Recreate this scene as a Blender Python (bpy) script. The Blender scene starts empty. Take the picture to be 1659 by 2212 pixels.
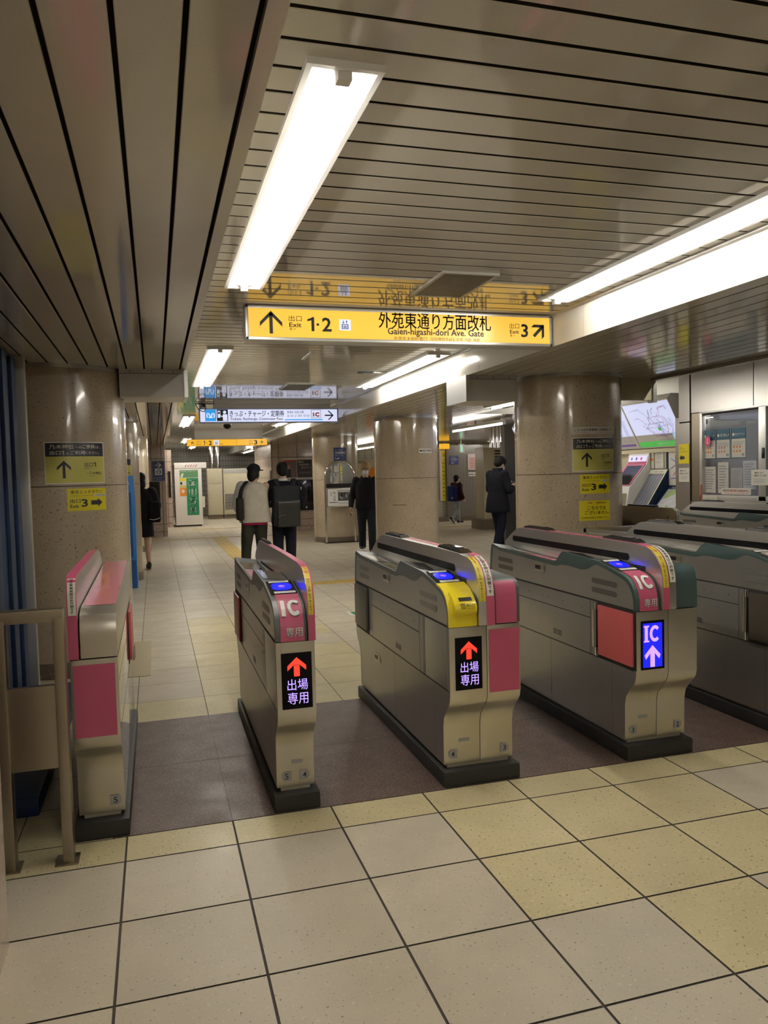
import bpy, bmesh, math, random
from mathutils import Vector, Matrix
random.seed(7)
sc = bpy.context.scene
COL = sc.collection
PI = math.pi

# ------------------------------------------------------------------ camera
F_PX, YAW, PITCH, ROLL = 1678.578, 0.285704, -0.0497486, -0.0253792
cam_loc = Vector((0.17216, -3.24811, 1.54082))
f = Vector((math.sin(YAW)*math.cos(PITCH), math.cos(YAW)*math.cos(PITCH), math.sin(PITCH)))
r = Vector((math.cos(YAW), -math.sin(YAW), 0)); u = r.cross(f)
r2 = math.cos(ROLL)*r + math.sin(ROLL)*u; u2 = -math.sin(ROLL)*r + math.cos(ROLL)*u
cd = bpy.data.cameras.new('camera'); cam = bpy.data.objects.new('camera', cd); COL.objects.link(cam)
cd.sensor_fit = 'VERTICAL'; cd.sensor_height = 24.0; cd.lens = F_PX/2212*24.0; cd.clip_start = 0.02; cd.clip_end = 200
cam.matrix_world = Matrix(((r2.x, u2.x, -f.x, cam_loc.x), (r2.y, u2.y, -f.y, cam_loc.y), (r2.z, u2.z, -f.z, cam_loc.z), (0, 0, 0, 1)))
sc.camera = cam
# ------------------------------------------------------------------ exposure, world
sc.view_settings.view_transform = 'Standard'; sc.view_settings.look = 'None'
sc.view_settings.exposure = 0.0; sc.view_settings.gamma = 1.0; sc.view_settings.use_curve_mapping = False
TUBE_POWER = 100.0       # radiance of the fluorescent tubes
world = bpy.data.worlds.new('world'); sc.world = world; world.use_nodes = True
world.node_tree.nodes['Background'].inputs[0].default_value = (1.0, 0.93, 0.8, 1)
world.node_tree.nodes['Background'].inputs[1].default_value = 0.05
sc.cycles.max_bounces = 7; sc.cycles.diffuse_bounces = 4; sc.cycles.glossy_bounces = 4
sc.cycles.transmission_bounces = 6; sc.cycles.sample_clamp_indirect = 6.0
sc.cycles.caustics_reflective = False; sc.cycles.caustics_refractive = False

# ------------------------------------------------------------------ constants of the place (metres)
ZL, ZH = 2.449, 2.68           # low soffits, raised middle ceiling
BL, BR = 0.458, 3.05           # edges of the raised middle ceiling
RC = 0.528                     # column radius
YFAR = 29.0

# ------------------------------------------------------------------ materials
def srgb(h):
    h = h.lstrip('#'); o = []
    for i in (0, 2, 4):
        c = int(h[i:i+2], 16)/255
        o.append(c/12.92 if c <= .04045 else ((c+.055)/1.055)**2.4)
    return tuple(o)
MATS = {}
def lin(c): return srgb(c) if isinstance(c, str) else c
def mat(name, c, rough=.5, metal=0., ior=1.5, coat=0., emit=None, es=1., trans=0., spec=.5):
    if name in MATS: return MATS[name]
    m = bpy.data.materials.new(name); m.use_nodes = True
    b = m.node_tree.nodes['Principled BSDF']
    b.inputs['Base Color'].default_value = (*lin(c), 1)
    b.inputs['Roughness'].default_value = rough; b.inputs['Metallic'].default_value = metal
    b.inputs['IOR'].default_value = ior; b.inputs['Coat Weight'].default_value = coat
    b.inputs['Coat Roughness'].default_value = .06
    b.inputs['Transmission Weight'].default_value = trans; b.inputs['Specular IOR Level'].default_value = spec
    if emit is not None:
        b.inputs['Emission Color'].default_value = (*lin(emit), 1); b.inputs['Emission Strength'].default_value = es
    MATS[name] = m; return m
def nd(m, t, **kw):
    n = m.node_tree.nodes.new(t)
    for k, v in kw.items(): setattr(n, k, v)
    return n
def lk(m, a, b): m.node_tree.links.new(a, b)
def ramp(m, fac, stops, interp='LINEAR'):
    n = nd(m, 'ShaderNodeValToRGB'); n.color_ramp.interpolation = interp
    e = n.color_ramp.elements
    while len(e) < len(stops): e.new(.5)
    for i, (p, c) in enumerate(stops): e[i].position = p; e[i].color = (*lin(c), 1)
    lk(m, fac, n.inputs[0]); return n.outputs[0]
def coords(m, scale=(1, 1, 1), kind='Object'):
    t = nd(m, 'ShaderNodeTexCoord'); mp = nd(m, 'ShaderNodeMapping'); mp.inputs['Scale'].default_value = scale
    lk(m, t.outputs[kind], mp.inputs[0]); return mp.outputs[0]
def noise(m, co, scale, detail=4, rough=.6):
    n = nd(m, 'ShaderNodeTexNoise'); n.inputs['Scale'].default_value = scale; n.inputs['Detail'].default_value = detail
    n.inputs['Roughness'].default_value = rough; lk(m, co, n.inputs['Vector']); return n.outputs['Fac']
def mix(m, fac, a, b, mode='MIX'):
    n = nd(m, 'ShaderNodeMix', data_type='RGBA', blend_type=mode)
    for s, v in ((0, fac), (6, a), (7, b)):
        if hasattr(v, 'is_linked'): lk(m, v, n.inputs[s])
        elif isinstance(v, (int, float)): n.inputs[s].default_value = v
        else: n.inputs[s].default_value = (*lin(v), 1)
    return n.outputs[2]
def maprange(m, v, a, b, c, d):
    n = nd(m, 'ShaderNodeMapRange'); lk(m, v, n.inputs[0])
    for i, x in enumerate((a, b, c, d)): n.inputs[i+1].default_value = x
    return n.outputs[0]
def bs(m): return m.node_tree.nodes['Principled BSDF']

def speckled(name, base, dark, light, scale, rough, coat=0., tint=False, dens=.62, ior=1.5, big=None):
    m = mat(name, base, rough, coat=coat, ior=ior)
    co = coords(m)
    n1 = noise(m, co, scale, 2, .5); n2 = noise(m, co, scale*.63+11, 2, .5); n3 = noise(m, co, 3.1, 5, .6)
    c = mix(m, maprange(m, n3, .3, .7, 0, 1), tuple(x*.92 for x in lin(base)), tuple(min(1, x*1.07) for x in lin(base)))
    c = mix(m, maprange(m, n2, dens-.02, dens+.04, 0, .75), c, light)
    c = mix(m, maprange(m, n1, dens, dens+.05, 0, .9), c, dark)
    if big:
        n4 = noise(m, co, big, 2, .5); c = mix(m, maprange(m, n4, .675, .70, 0, .75), c, dark)
    if tint:
        a = nd(m, 'ShaderNodeAttribute', attribute_name='tint')
        c = mix(m, 1.0, c, a.outputs['Color'], 'MULTIPLY')
        st = noise(m, co, 1.3, 6, .65)
        c = mix(m, maprange(m, st, .56, .8, 0, .3), c, tuple(x*.55 for x in lin(base)))
    lk(m, c, bs(m).inputs['Base Color'])
    rr = noise(m, co, 6, 3); lk(m, maprange(m, rr, .3, .7, rough*.8, rough*1.25), bs(m).inputs['Roughness'])
    return m
def steel(name, base, rough=.3, stretch=(60, 1.2, 60), amp=.12, dirt=.0, metal=1.0):
    m = mat(name, base, rough, metal=metal)
    co = coords(m, tuple(x*5 for x in stretch)); n = noise(m, co, 3, 3, .6)
    lk(m, maprange(m, n, .3, .7, rough-amp*.4, rough+amp*.6), bs(m).inputs['Roughness'])
    co2 = coords(m); n2 = noise(m, co2, 5, 6, .65)
    c = mix(m, maprange(m, n2, .45, .75, 0, dirt), base, tuple(x*.45 for x in lin(base)))
    lk(m, c, bs(m).inputs['Base Color']); return m
def led(name, color, strength, pitch=.0039, bg=None):
    m = mat(name, '#000000', .4)
    t = nd(m, 'ShaderNodeTexCoord'); sp = nd(m, 'ShaderNodeSeparateXYZ'); lk(m, t.outputs['Object'], sp.inputs[0])
    outs = []
    for ax in ('X', 'Z'):
        d = nd(m, 'ShaderNodeMath', operation='DIVIDE'); lk(m, sp.outputs[ax], d.inputs[0]); d.inputs[1].default_value = pitch
        fr = nd(m, 'ShaderNodeMath', operation='FRACT'); lk(m, d.outputs[0], fr.inputs[0])
        s = nd(m, 'ShaderNodeMath', operation='SUBTRACT'); lk(m, fr.outputs[0], s.inputs[0]); s.inputs[1].default_value = .5
        ab = nd(m, 'ShaderNodeMath', operation='ABSOLUTE'); lk(m, s.outputs[0], ab.inputs[0]); outs.append(ab.outputs[0])
    mx = nd(m, 'ShaderNodeMath', operation='MAXIMUM'); lk(m, outs[0], mx.inputs[0]); lk(m, outs[1], mx.inputs[1])
    fac = maprange(m, mx.outputs[0], .30, .40, 1.0, .12)
    mu = nd(m, 'ShaderNodeMath', operation='MULTIPLY'); lk(m, fac, mu.inputs[0]); mu.inputs[1].default_value = strength
    bs(m).inputs['Emission Color'].default_value = (*lin(color), 1); lk(m, mu.outputs[0], bs(m).inputs['Emission Strength'])
    return m
def lit(name, c, s, rough=.25): return mat(name, tuple(x*.5 for x in lin(c)), rough, emit=c, es=s)

tile_b = speckled('tile_beige', (.60, .535, .415), (.20, .16, .12), (.72, .66, .54), 95, .38, tint=True, dens=.66)
tile_y = speckled('tile_yellow', (.64, .555, .32), (.13, .09, .05), (.76, .68, .46), 80, .36, tint=True, dens=.645)
inlay_m = speckled('dark_terrazzo', (.095, .062, .050), (.03, .022, .019), (.22, .145, .115), 110, .42, dens=.57)
stone = speckled('granite', (.45, .37, .265), (.13, .09, .055), (.50, .43, .33), 85, .2, coat=.6, dens=.645, big=48)
stone_far = stone
marble = speckled('pink_marble', (.50, .40, .33), (.40, .30, .24), (.58, .49, .42), 12, .22, coat=.4, dens=.62)
skirt_m = speckled('dark_skirting', (.16, .125, .09), (.05, .04, .03), (.28, .23, .17), 60, .35)
grout = mat('grout', (.045, .037, .03), .8)
joint_m = mat('stone_joint', (.07, .05, .035), .7)
def paint_panel(name, base, rough, ior):
    m = mat(name, base, rough, ior=ior)
    co = coords(m); n = noise(m, co, 2.5, 5, .6); n2 = noise(m, co, 140, 2, .5)
    c = mix(m, maprange(m, n, .35, .75, 0, .35), base, tuple(x*.8 for x in lin(base)))
    c = mix(m, maprange(m, n2, .55, .7, 0, .12), c, tuple(x*.5 for x in lin(base)))
    lk(m, c, bs(m).inputs['Base Color'])
    return m
slat_m = paint_panel('ceiling_slat', (.50, .47, .40), .09, 1.75)
slat_up = paint_panel('ceiling_slat_raised', (.56, .53, .46), .055, 1.8)
gap_m = mat('ceiling_gap', (.03, .025, .019), .9, spec=.1)
beam_m = paint_panel('beam_paint', (.62, .59, .52), .12, 1.6)
panel_m = paint_panel('cover_panel', (.60, .58, .54), .3, 1.5)
cream_m = paint_panel('cream_paint', (.58, .53, .38), .35, 1.5)
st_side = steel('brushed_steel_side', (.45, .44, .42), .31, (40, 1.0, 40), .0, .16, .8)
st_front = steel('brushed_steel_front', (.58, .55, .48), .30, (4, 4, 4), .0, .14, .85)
st_polish = mat('polished_steel', (.60, .58, .54), .07, 1.0)
st_rail = steel('brushed_steel_rail', (.58, .565, .535), .30, (4, 2.0, 4), .0, .05, .9)
st_clean = steel('clean_steel', (.62, .60, .56), .30, (4, 4, 2), .0, .04)
st_dark = steel('fence_steel', (.36, .32, .25), .33, (4, 4, 1.2), .0, .14)
st_office = steel('office_steel', (.45, .435, .41), .34, (4, 2.0, 4), .0, .05)
chrome = mat('chrome', (.75, .73, .70), .1, 1.0)
lightskirt = mat('pale_steel', (.62, .58, .48), .4, .6)
plinth_m = mat('plinth_rubber', (.022, .022, .022), .5, spec=.3)
disp_m = mat('display_black', (.004, .004, .005), .5, spec=.08)
deckframe_m = mat('deck_frame', (.075, .088, .09), .38)
deckglass_m = mat('deck_glass', (.10, .10, .095), .06, coat=.6)
pink_m = mat('pink_plastic', (.47, .085, .165), .34)
pink_pale = mat('pink_pale', (.62, .13, .22), .25, coat=.5)
redpad_m = mat('red_pad', (.56, .11, .11), .5)
redflap_m = mat('dark_red_flap', (.38, .045, .05), .35)
yellow_cover = mat('yellow_cover', (.82, .66, .02), .32, coat=.3)
teal_m = mat('teal_cover', (.045, .075, .075), .35)
black_m = mat('black_plastic', (.012, .012, .013), .25)
blackgloss = mat('black_glass', (.008, .008, .010), .07)
blackmat = mat('matte_black', (.015, .014, .014), .6)
greyflap_m = mat('grey_flap', (.085, .08, .07), .35)
brownflap_m = mat('brown_flap', (.055, .045, .035), .3)
seam_m = mat('seam_dark', (.012, .011, .010), .7)
white_m = mat('white_plastic', (.78, .77, .74), .4)
offwhite = mat('offwhite_paper', (.72, .69, .62), .55)
tag_grey = mat('tag_grey', (.32, .33, .35), .45)
ink = mat('black_ink', (.012, .012, .014), .5)
redink = mat('red_ink', (.55, .03, .03), .5)
st_yel = mat('sticker_yellow', (.68, .55, .06), .4)
st_yel2 = mat('sticker_bright_yellow', (.76, .64, .02), .4)
st_pale = mat('sign_olive_yellow', (.58, .54, .13), .25, coat=.4)
st_blk = mat('sign_black', (.02, .022, .03), .25, coat=.4)
reader_glow = mat('reader_glow', (.0, .0, .04), .3, emit=(.006, .012, 1.0), es=1.9, spec=.2)
reader_core = mat('reader_core', (.0, .0, .04), .3, emit=(.16, .10, 1.0), es=1.5, spec=.2)
reader_off = mat('reader_grey', (.30, .29, .27), .3)
led_red = led('led_red', (1.0, .04, .02), 3.0)
led_violet = led('led_violet', (.42, .28, 1.0), 3.2)
led_blue = led('led_blue', (.01, .015, 1.0), 2.0)
led_pink = led('led_pink', (.62, .35, 1.0), 2.3)
sign_yel = lit('lit_yellow', (1.0, .58, .07), .80)
sign_yel_dim = lit('lit_yellow_far', (1.0, .52, .03), .72)
sign_wht = lit('lit_white', (.72, .76, 1.0), .86)
sign_icon = lit('lit_icon', (.72, .78, 1.0), .85)
lit_cyan = lit('lit_cyan', (.03, .36, .92), .75)
lit_map = lit('lit_map', (.68, .72, 1.0), .72)
lit_green = lit('lit_green', (.08, .45, .08), .7)
tube_m = mat('tube', (1, 1, 1), .5, emit=(1.0, .945, .845), es=TUBE_POWER)
refl_m = mat('reflector', (.88, .87, .84), .35)
navy_m = mat('navy_panel', (.010, .024, .062), .5, spec=.2)
blue_m = mat('blue_panel', (.012, .16, .50), .3)
deepblue = mat('deep_blue', (.008, .07, .24), .3)
signblue = mat('sign_navy', (.02, .04, .17), .35)
alu = mat('aluminium', (.66, .66, .64), .35, .85)
glass_m = bpy.data.materials.new('window_glass'); glass_m.use_nodes = True
_o = glass_m.node_tree.nodes['Material Output']; _t = nd(glass_m, 'ShaderNodeBsdfTransparent'); _g = nd(glass_m, 'ShaderNodeBsdfGlossy'); _g.inputs['Roughness'].default_value = .02
_l = nd(glass_m, 'ShaderNodeLayerWeight'); _p = nd(glass_m, 'ShaderNodeMath', operation='POWER'); lk(glass_m, _l.outputs['Facing'], _p.inputs[0]); _p.inputs[1].default_value = 3.5
_f = nd(glass_m, 'ShaderNodeMath', operation='MULTIPLY_ADD'); lk(glass_m, _p.outputs[0], _f.inputs[0]); _f.inputs[1].default_value = .55; _f.inputs[2].default_value = .05; _x = nd(glass_m, 'ShaderNodeMixShader')
lk(glass_m, _f.outputs[0], _x.inputs[0]); lk(glass_m, _t.outputs[0], _x.inputs[1]); lk(glass_m, _g.outputs[0], _x.inputs[2]); lk(glass_m, _x.outputs[0], _o.inputs[0])
greenink = mat('green_ink', (.02, .22, .10), .4)
orange_m = mat('orange_print', (.75, .25, .03), .45)
tealblue = mat('poster_blue', (.03, .13, .21), .4)
mirror_m = mat('mirror', (.85, .87, .85), .01, 1.0)

def tilewall(name, tile, line, sx, sz, axis='X', lw=.06, rough=.25):
    m = mat(name, tile, rough)
    t = nd(m, 'ShaderNodeTexCoord'); sp = nd(m, 'ShaderNodeSeparateXYZ'); lk(m, t.outputs['Object'], sp.inputs[0])
    fs = []
    for ax, s in ((axis, sx), ('Z', sz)):
        d = nd(m, 'ShaderNodeMath', operation='DIVIDE'); lk(m, sp.outputs[ax], d.inputs[0]); d.inputs[1].default_value = s
        fr = nd(m, 'ShaderNodeMath', operation='FRACT'); lk(m, d.outputs[0], fr.inputs[0])
        c = nd(m, 'ShaderNodeMath', operation='LESS_THAN'); lk(m, fr.outputs[0], c.inputs[0]); c.inputs[1].default_value = lw; fs.append(c.outputs[0])
    mx = nd(m, 'ShaderNodeMath', operation='MAXIMUM'); lk(m, fs[0], mx.inputs[0]); lk(m, fs[1], mx.inputs[1])
    lk(m, mix(m, mx.outputs[0], tile, line), bs(m).inputs['Base Color'])
    return m

# ------------------------------------------------------------------ scene helpers
def link(o): COL.objects.link(o); return o
def tag(o, label=None, cat=None, group=None, kind=None):
    if label: o['label'] = label
    if cat: o['category'] = cat
    if group: o['group'] = group
    if kind: o['kind'] = kind
    return o
def empty(name, loc, label=None, cat=None, group=None, rz=0.):
    o = bpy.data.objects.new(name, None); o.empty_display_size = .1; link(o)
    o.location = loc; o.rotation_euler = (0, 0, rz); return tag(o, label, cat, group)

class MB:
    """collects geometry, builds ONE mesh object"""
    def __init__(s, off=(0, 0, 0)): s.bm = bmesh.new(); s.off = Vector(off); s.mi = 0
    def face(s, pts):
        vs = [s.bm.verts.new(p) for p in pts]
        try: fc = s.bm.faces.new(vs); fc.material_index = s.mi; return fc
        except ValueError: return None
    def box(s, x0, x1, y0, y1, z0, z1):
        v = [s.bm.verts.new(p) for p in ((x0,y0,z0),(x1,y0,z0),(x1,y1,z0),(x0,y1,z0),(x0,y0,z1),(x1,y0,z1),(x1,y1,z1),(x0,y1,z1))]
        for q in ((3,2,1,0),(4,5,6,7),(0,1,5,4),(1,2,6,5),(2,3,7,6),(3,0,4,7)):
            fc = s.bm.faces.new([v[i] for i in q]); fc.material_index = s.mi
        return s
    def bar(s, x0, x1, y0, y1, z0, z1, b=.004):
        """box with all edges bevelled"""
        t = bmesh.new(); m2 = MB(); m2.bm.free(); m2.bm = t; m2.box(x0, x1, y0, y1, z0, z1)
        bmesh.ops.bevel(t, geom=list(t.edges), offset=b, segments=2, profile=.7, affect='EDGES')
        s.merge(t); return s
    def merge(s, t, M=None):
        mp = {}
        for v in t.verts: mp[v] = s.bm.verts.new(M @ v.co if M else v.co)
        for fc in t.faces:
            try: g = s.bm.faces.new([mp[v] for v in fc.verts]); g.material_index = s.mi
            except ValueError: pass
        t.free()
    def prism(s, poly, axis, a, b, bevel=0.):
        """extrude a 2-D polygon; axis x: poly is (y,z); y: (x,z); z: (x,y)"""
        P = {'x': lambda p, t: (t, p[0], p[1]), 'y': lambda p, t: (p[0], t, p[1]), 'z': lambda p, t: (p[0], p[1], t)}[axis]
        t = bmesh.new()
        A = [t.verts.new(P(p, a)) for p in poly]; B = [t.verts.new(P(p, b)) for p in poly]; n = len(poly)
        t.faces.new(A); t.faces.new(B[::-1])
        for i in range(n): t.faces.new((A[i], B[i], B[(i+1) % n], A[(i+1) % n]))
        bmesh.ops.recalc_face_normals(t, faces=list(t.faces))
        if bevel:
            es = [e for e in t.edges if len(e.link_faces) == 2 and e.calc_face_angle(0) > .6]
            bmesh.ops.bevel(t, geom=es, offset=bevel, segments=2, profile=.7, affect='EDGES', clamp_overlap=True)
        s.merge(t); return s
    def band(s, pts, x0, x1, l0, l1):
        """strip following a (y,z) line, thickness from l0 to l1 along the outward normal"""
        N = normals(pts)
        q = lambda i, x, l: (x, pts[i][0]+N[i][0]*l, pts[i][1]+N[i][1]*l)
        n = len(pts); V = [[s.bm.verts.new(q(i, x, l)) for x, l in ((x0, l0), (x1, l0), (x1, l1), (x0, l1))] for i in range(n)]
        for i in range(n-1):
            for k in range(4): fc = s.bm.faces.new((V[i][k], V[i][(k+1) % 4], V[i+1][(k+1) % 4], V[i+1][k])); fc.material_index = s.mi
        s.bm.faces.new(V[0][::-1]).material_index = s.mi; s.bm.faces.new(V[-1]).material_index = s.mi; return s
    def loft(s, rings, cap=True):
        V = [[s.bm.verts.new(p) for p in rg] for rg in rings]; n = len(V[0])
        for a, b in zip(V, V[1:]):
            for k in range(n): s.bm.faces.new((a[k], a[(k+1) % n], b[(k+1) % n], b[k])).material_index = s.mi
        if cap:
            s.bm.faces.new(V[0][::-1]).material_index = s.mi; s.bm.faces.new(V[-1]).material_index = s.mi
        return s
    def tube(s, pts, rad, seg=10):
        pts = [Vector(p) for p in pts]; n = len(pts)
        rad = [rad]*n if isinstance(rad, (int, float)) else list(rad)
        rings = []; prev = None
        for i, p in enumerate(pts):
            d = (pts[min(i+1, n-1)]-pts[max(i-1, 0)]).normalized()
            a = prev if prev is not None else (Vector((1, 0, 0)) if abs(d.x) < .8 else Vector((0, 1, 0)))
            a = (a-d*a.dot(d)).normalized(); b = d.cross(a); prev = a
            rings.append([p+(a*math.cos(2*PI*k/seg)+b*math.sin(2*PI*k/seg))*rad[i] for k in range(seg)])
        return s.loft(rings)
    def cyl(s, cx, cy, z0, z1, r0, r1=None, seg=32):
        r1 = r0 if r1 is None else r1
        return s.loft([[(cx+q*math.cos(2*PI*k/seg), cy+q*math.sin(2*PI*k/seg), z) for k in range(seg)] for z, q in ((z0, r0), (z1, r1))])
    def ell(s, c, rx, ry, rz, M=None, u=16, v=10):
        t = bmesh.new(); bmesh.ops.create_uvsphere(t, u_segments=u, v_segments=v, radius=1)
        A = Matrix.Translation(c) @ (M.to_4x4() if M else Matrix()) @ Matrix.Diagonal((rx, ry, rz, 1))
        s.merge(t, A); return s
    def build(s, name, mats, parent=None, smooth=40, norm=True):
        if s.off.length: bmesh.ops.translate(s.bm, vec=s.off, verts=list(s.bm.verts))
        if norm: bmesh.ops.recalc_face_normals(s.bm, faces=list(s.bm.faces))
        me = bpy.data.meshes.new(name); s.bm.to_mesh(me); s.bm.free()
        for m in (mats if isinstance(mats, (list, tuple)) else [mats]): me.materials.append(m)
        if smooth:
            me.polygons.foreach_set('use_smooth', [True]*len(me.polygons)); me.set_sharp_from_angle(angle=math.radians(smooth))
        o = link(bpy.data.objects.new(name, me))
        if parent: o.parent = parent
        return o
def normals(pts):
    N = []; n = len(pts)
    for i in range(n):
        a, b = pts[max(i-1, 0)], pts[min(i+1, n-1)]; dy, dz = b[0]-a[0], b[1]-a[1]; L = math.hypot(dy, dz) or 1
        N.append((-dz/L, dy/L))
    return N
def bx(name, m, x0, x1, y0, y1, z0, z1, parent=None, b=0.):
    q = MB(); (q.bar(x0, x1, y0, y1, z0, z1, b) if b else q.box(x0, x1, y0, y1, z0, z1)); return q.build(name, m, parent)
def struct(o, label=None): o['kind'] = 'structure'; 
def smoothline(pts, n=6):
    """Catmull-Rom through 2-D/3-D points"""
    out = []; P = [Vector(p) for p in pts]; m = len(P)
    for i in range(m-1):
        p0, p1, p2, p3 = P[max(i-1, 0)], P[i], P[i+1], P[min(i+2, m-1)]
        for k in range(n):
            t = k/n; out.append(.5*((2*p1)+(p2-p0)*t+(2*p0-5*p1+4*p2-p3)*t*t+(3*p1-p0-3*p2+p3)*t**3))
    out.append(P[-1]); return out

# ---- lettering
_TX = {}
def glyphs(s, bold=0., res=2):
    if any(ord(ch) > 0x2e80 for ch in s): bold = 0.
    k = (s, bold, res)
    if k in _TX: return _TX[k]
    c = bpy.data.curves.new('lettering', 'FONT'); c.body = s; c.resolution_u = res; c.offset = bold; c.fill_mode = 'FRONT'
    o = bpy.data.objects.new('lettering', c); link(o)
    dg = bpy.context.evaluated_depsgraph_get(); ev = o.evaluated_get(dg); me = ev.to_mesh()
    V = [(v.co.x, v.co.y) for v in me.vertices]; Fc = [tuple(p.vertices) for p in me.polygons]
    ev.to_mesh_clear(); bpy.data.objects.remove(o); bpy.data.curves.remove(c)
    _TX[k] = (V, Fc); return _TX[k]

class Sheet:
    """flat graphics in (u,v), laid on a surface by a mapper (u,v,lift)->(x,y,z); one mesh per entry name"""
    def __init__(s, mapper, parent, maxu=None, maxv=None, off=(0, 0, 0)):
        s.map, s.parent, s.mu, s.mv, s.off, s.D = mapper, parent, maxu, maxv, Vector(off), {}
    def add(s, name, m, polys, lift):
        s.D.setdefault(name, []).append((m, polys, lift))
    def rect(s, name, m, u0, u1, v0, v1, lift=.001, rnd=0.):
        if rnd:
            P = []
            for cx, cy, a0 in ((u1-rnd, v1-rnd, 0), (u0+rnd, v1-rnd, 90), (u0+rnd, v0+rnd, 180), (u1-rnd, v0+rnd, 270)):
                for k in range(5): a = math.radians(a0+k*22.5); P.append((cx+rnd*math.cos(a), cy+rnd*math.sin(a)))
            s.add(name, m, [P], lift)
        else: s.add(name, m, [[(u0, v0), (u1, v0), (u1, v1), (u0, v1)]], lift)
    def poly(s, name, m, P, lift=.001): s.add(name, m, [P], lift)
    def one(s, name, m, u0, u1, v0, v1, lift=.002):
        w = (u1-u0)*.42; h = v1-v0
        s.add(name, m, [[(u1-w, v0), (u1, v0), (u1, v1), (u1-w*.8, v1), (u1-w, v1-h*.06)], [(u1-w, v1-h*.06), (u0, v1-h*.16), (u0, v1-h*.31), (u1-w, v1-h*.23)]], lift)
    def ic(s, name, m, u0, u1, v0, v1, lift=.002, serif=False):
        W = u1-u0; H = v1-v0; k = W*.20
        s.add(name, m, [[(u0, v0), (u0+k, v0), (u0+k, v1), (u0, v1)]], lift)
        cx, cy, rx, ry = u0+W*.66, (v0+v1)/2, W*.34, H*.5; tx, ty = W*.17, H*.21; P = []; n = 22
        for i in range(n):
            a0, a1 = (math.radians(42+(318-42)*j/n) for j in (i, i+1))
            s.add(name, m, [[(cx+rx*math.cos(a0), cy+ry*math.sin(a0)), (cx+rx*math.cos(a1), cy+ry*math.sin(a1)), (cx+(rx-tx)*math.cos(a1), cy+(ry-ty)*math.sin(a1)), (cx+(rx-tx)*math.cos(a0), cy+(ry-ty)*math.sin(a0))]], lift)
    def disc(s, name, m, cu, cv, ru, rv, lift=.001, n=28):
        s.add(name, m, [[(cu+ru*math.cos(2*PI*k/n), cv+rv*math.sin(2*PI*k/n)) for k in range(n)]], lift)
    def line(s, name, m, P, w, lift=.001):
        L = []
        for (a, b), (c, d) in zip(P, P[1:]):
            q = math.hypot(c-a, d-b) or 1; nx, ny = -(d-b)/q*w/2, (c-a)/q*w/2; ex, ey = (c-a)/q*w*.3, (d-b)/q*w*.3
            L.append([(a-ex+nx, b-ey+ny), (a-ex-nx, b-ey-ny), (c+ex-nx, d+ey-ny), (c+ex+nx, d+ey+ny)])
        s.add(name, m, L, lift)
    def text(s, name, m, txt, u0, u1, v0, v1, lift=.0015, bold=0., res=2):
        V, Fc = glyphs(txt, bold, res)
        if not V: return
        xs = [p[0] for p in V]; ys = [p[1] for p in V]; X0, X1, Y0, Y1 = min(xs), max(xs), min(ys), max(ys)
        W = [(u0+(x-X0)/(X1-X0 or 1)*(u1-u0), v0+(y-Y0)/(Y1-Y0 or 1)*(v1-v0)) for x, y in V]
        cjk = any(ord(ch) > 0x2e80 for ch in txt); d = bold*.75*(u1-u0)/(X1-X0 or 1) if cjk else 0; dv = bold*.4*(v1-v0)/(Y1-Y0 or 1)
        for k, (a, b) in enumerate(((-d, -dv), (d, dv)) if d else ((0, 0),)): s.add(name, m, [[(W[i][0]+a, W[i][1]+b) for i in q] for q in Fc], lift)
    def vtext(s, name, m, txt, uc, v_top, size, step=None, lift=.0015, bold=0., aspect=1.):
        step = step or size*1.08; v = v_top-size*.5
        for ch in txt:
            if ch == ' ': v -= step*.5; continue
            V, Fc = glyphs(ch, bold, 2)
            if V:
                xs = [p[0] for p in V]; cx = (min(xs)+max(xs))/2
                W = [(uc+(x-cx)*size*aspect, v+(y-.36)*size) for x, y in V]; d = bold*size*.7
                for a in ((-d, d) if d else (0,)): s.add(name, m, [[(W[i][0]+a, W[i][1]) for i in q] for q in Fc], lift)
            v -= step
    def arrow(s, name, m, cu, cv, size, ang, w=.16, lift=.001, head=.5, wid=None):
        """line arrow (shaft + two barbs); ang 0 = up, clockwise degrees"""
        a = math.radians(-ang); ca, sa = math.cos(a), math.sin(a); h = size/2; b = head*size; w *= size
        R = lambda p: (cu+p[0]*ca-p[1]*sa, cv+p[0]*sa+p[1]*ca)
        d = w*1.25
        s.add(name, m, [[R(p) for p in ((-w/2, -h), (w/2, -h), (w/2, h-w*.6), (-w/2, h-w*.6))],
                        [R(p) for p in ((0, h), (b, h-b), (b, h-b-d), (0, h-d))], [R(p) for p in ((0, h), (0, h-d), (-b, h-b-d), (-b, h-b))]], lift)
    def blockarrow(s, name, m, cu, cv, L, H, ang=0, lift=.001):
        a = math.radians(ang); ca, sa = math.cos(a), math.sin(a)
        P = [(-L/2, -H*.25), (L*.05, -H*.25), (L*.05, -H/2), (L/2, 0), (L*.05, H/2), (L*.05, H*.25), (-L/2, H*.25)]
        s.add(name, m, [[(cu+x*ca-y*sa, cv+x*sa+y*ca) for x, y in P]], lift)
    def build(s):
        out = {}
        for name, L in s.D.items():
            ms = []; bm = bmesh.new()
            for m, polys, lift in L:
                if m not in ms: ms.append(m)
                mi = ms.index(m)
                for P in polys: s._emit(bm, P, lift, mi)
            me = bpy.data.meshes.new(name); 
            if s.off.length: bmesh.ops.translate(bm, vec=s.off, verts=list(bm.verts))
            bm.to_mesh(me); bm.free()
            for m in ms: me.materials.append(m)
            o = link(bpy.data.objects.new(name, me)); o.parent = s.parent; out[name] = o
        return out
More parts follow.
